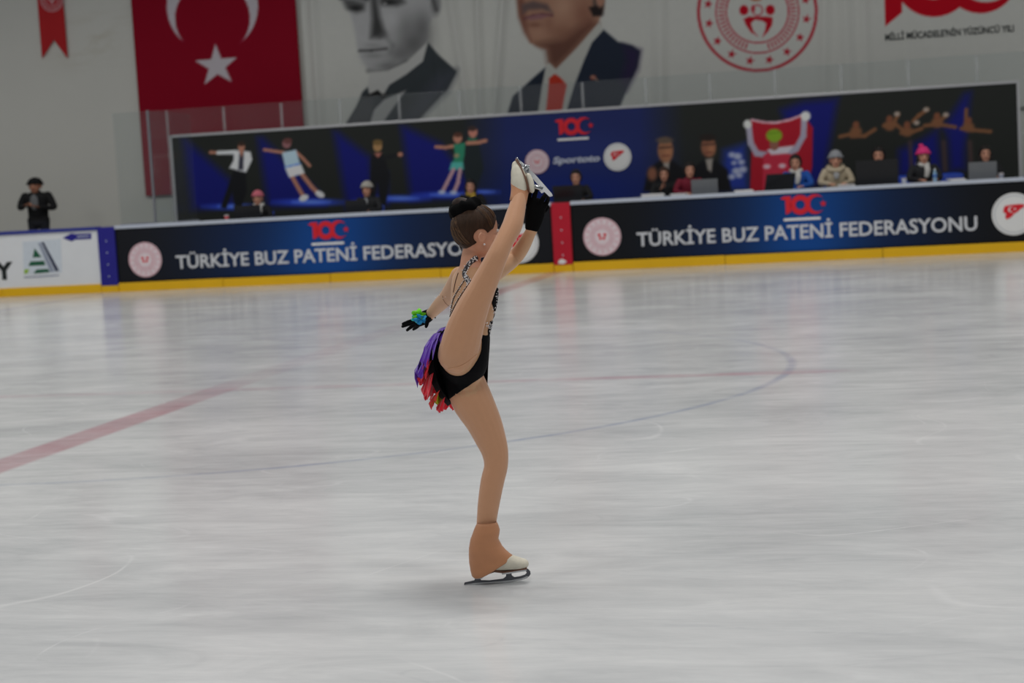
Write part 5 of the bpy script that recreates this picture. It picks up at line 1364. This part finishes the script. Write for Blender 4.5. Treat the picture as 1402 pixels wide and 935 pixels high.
laptop(1066, .52, .33, BLAP, .55, .35, 'black laptop tilted back beside the blue-jacketed person')
laptop(1202, .70, .43, BLAP, .15, -.05, 'large black laptop hiding the black-haired person', YB+.38)
laptop(1346, .46, .30, GLAP, .2, .0, 'grey laptop before the person nearest the right end')
laptop(338, .50, .26, BLAP, .3, .1, 'low black laptop before the dusty pink hat')
laptop(487, .40, .24, BLAP, .25, .05, 'low black laptop before the grey cap')
laptop(777, .52, .30, BLAP, .3, .05, 'black laptop before the person below the logos')
PAP = mat('white_paper', (232, 230, 228), 0.8, 0.03)
def papers(px, w, n, label, rz=0.0):
    c = on_y(px, 262, YB+.40); V, F = [], []
    for k in range(n):
        dx_, dy_ = rnd.uniform(-.02, .02), rnd.uniform(-.02, .02)
        V, F = join((V, F), bbox_(-w/2+dx_, w/2+dx_, -.10+dy_, .12+dy_, k*.018, k*.018+.016, .003))
    o = bpy.data.objects.new('paper_stack', mesh_from('paper_stack', V, F, PAP)); COL.objects.link(o)
    o.location = (c[0], YB+.42, DT); o.rotation_euler = (0, 0, rz); tag(o, label, 'papers', 'paper stacks on the desk')
papers(893, .40, 4, 'white paper stack before the hand-raising person', .1); papers(930, .26, 3, 'small white paper stack left of a grey laptop', -.2); papers(1018, .32, 3, 'white paper stack behind the tilted black laptop', .1); papers(1160, .28, 3, 'white paper stack before the beige coat', 0.)
papers(1310, .26, 3, 'white paper stack between bottle and right-hand laptop', .2)
def lathe(prof, n=18):
    V, F = [], []
    for r, z in prof:
        for j in range(n): V.append((r*math.cos(2*math.pi*j/n), r*math.sin(2*math.pi*j/n), z))
    for k in range(len(prof)-1):
        for j in range(n): F.append((k*n+j, k*n+(j+1) % n, (k+1)*n+(j+1) % n, (k+1)*n+j))
    F.append(tuple(range(n))[::-1]); F.append(tuple(range((len(prof)-1)*n, len(prof)*n)))
    return V, F
BOT = mat('clear_blue_bottle', (140, 176, 204), 0.15, 0.05, spec=0.6); CUPW = mat('paper_cup', (222, 214, 212), 0.6, 0.04)
def bottle(px, label):
    c = on_y(px, 240, YB+.42); o = bpy.data.objects.new('water_bottle', None); COL.objects.link(o)
    local_obj('bottle_body', *lathe([(.030, 0), (.034, .01), (.034, .06), (.031, .075), (.034, .09), (.034, .15), (.026, .185), (.014, .205), (.014, .215)]), BOT, o)
    local_obj('bottle_cap', *lathe([(.017, .215), (.017, .235), (.014, .238)]), WHT, o); local_obj('bottle_label', *lathe([(.0352, .095), (.0352, .14)]), mat('bottle_label', (60, 110, 190), 0.5), o)
    o.location = (c[0], YB+.42, DT); tag(o, label, 'bottle')
bottle(1280, 'clear water bottle beside the pink bobble hat')
def cup(px, label, m, band):
    c = on_y(px, 250, YB+.36); o = bpy.data.objects.new('paper_cup', None); COL.objects.link(o)
    local_obj('cup_body', *lathe([(.030, 0), (.032, .004), (.042, .10), (.044, .102), (.044, .106), (.039, .105), (.030, .012)]), m, o)
    local_obj('cup_band', *lathe([(.0355, .03), (.0405, .075)]), band, o); o.location = (c[0], YB+.36, DT); tag(o, label, 'cup', 'cups on the desk')
cup(307, 'red and white paper cup near the desk left end', CUPW, RED); cup(1238, 'white paper cup left of the pink bobble hat', CUPW, CAPM); cup(1371, 'pale paper cup right of the last laptop', CUPW, GRYP)
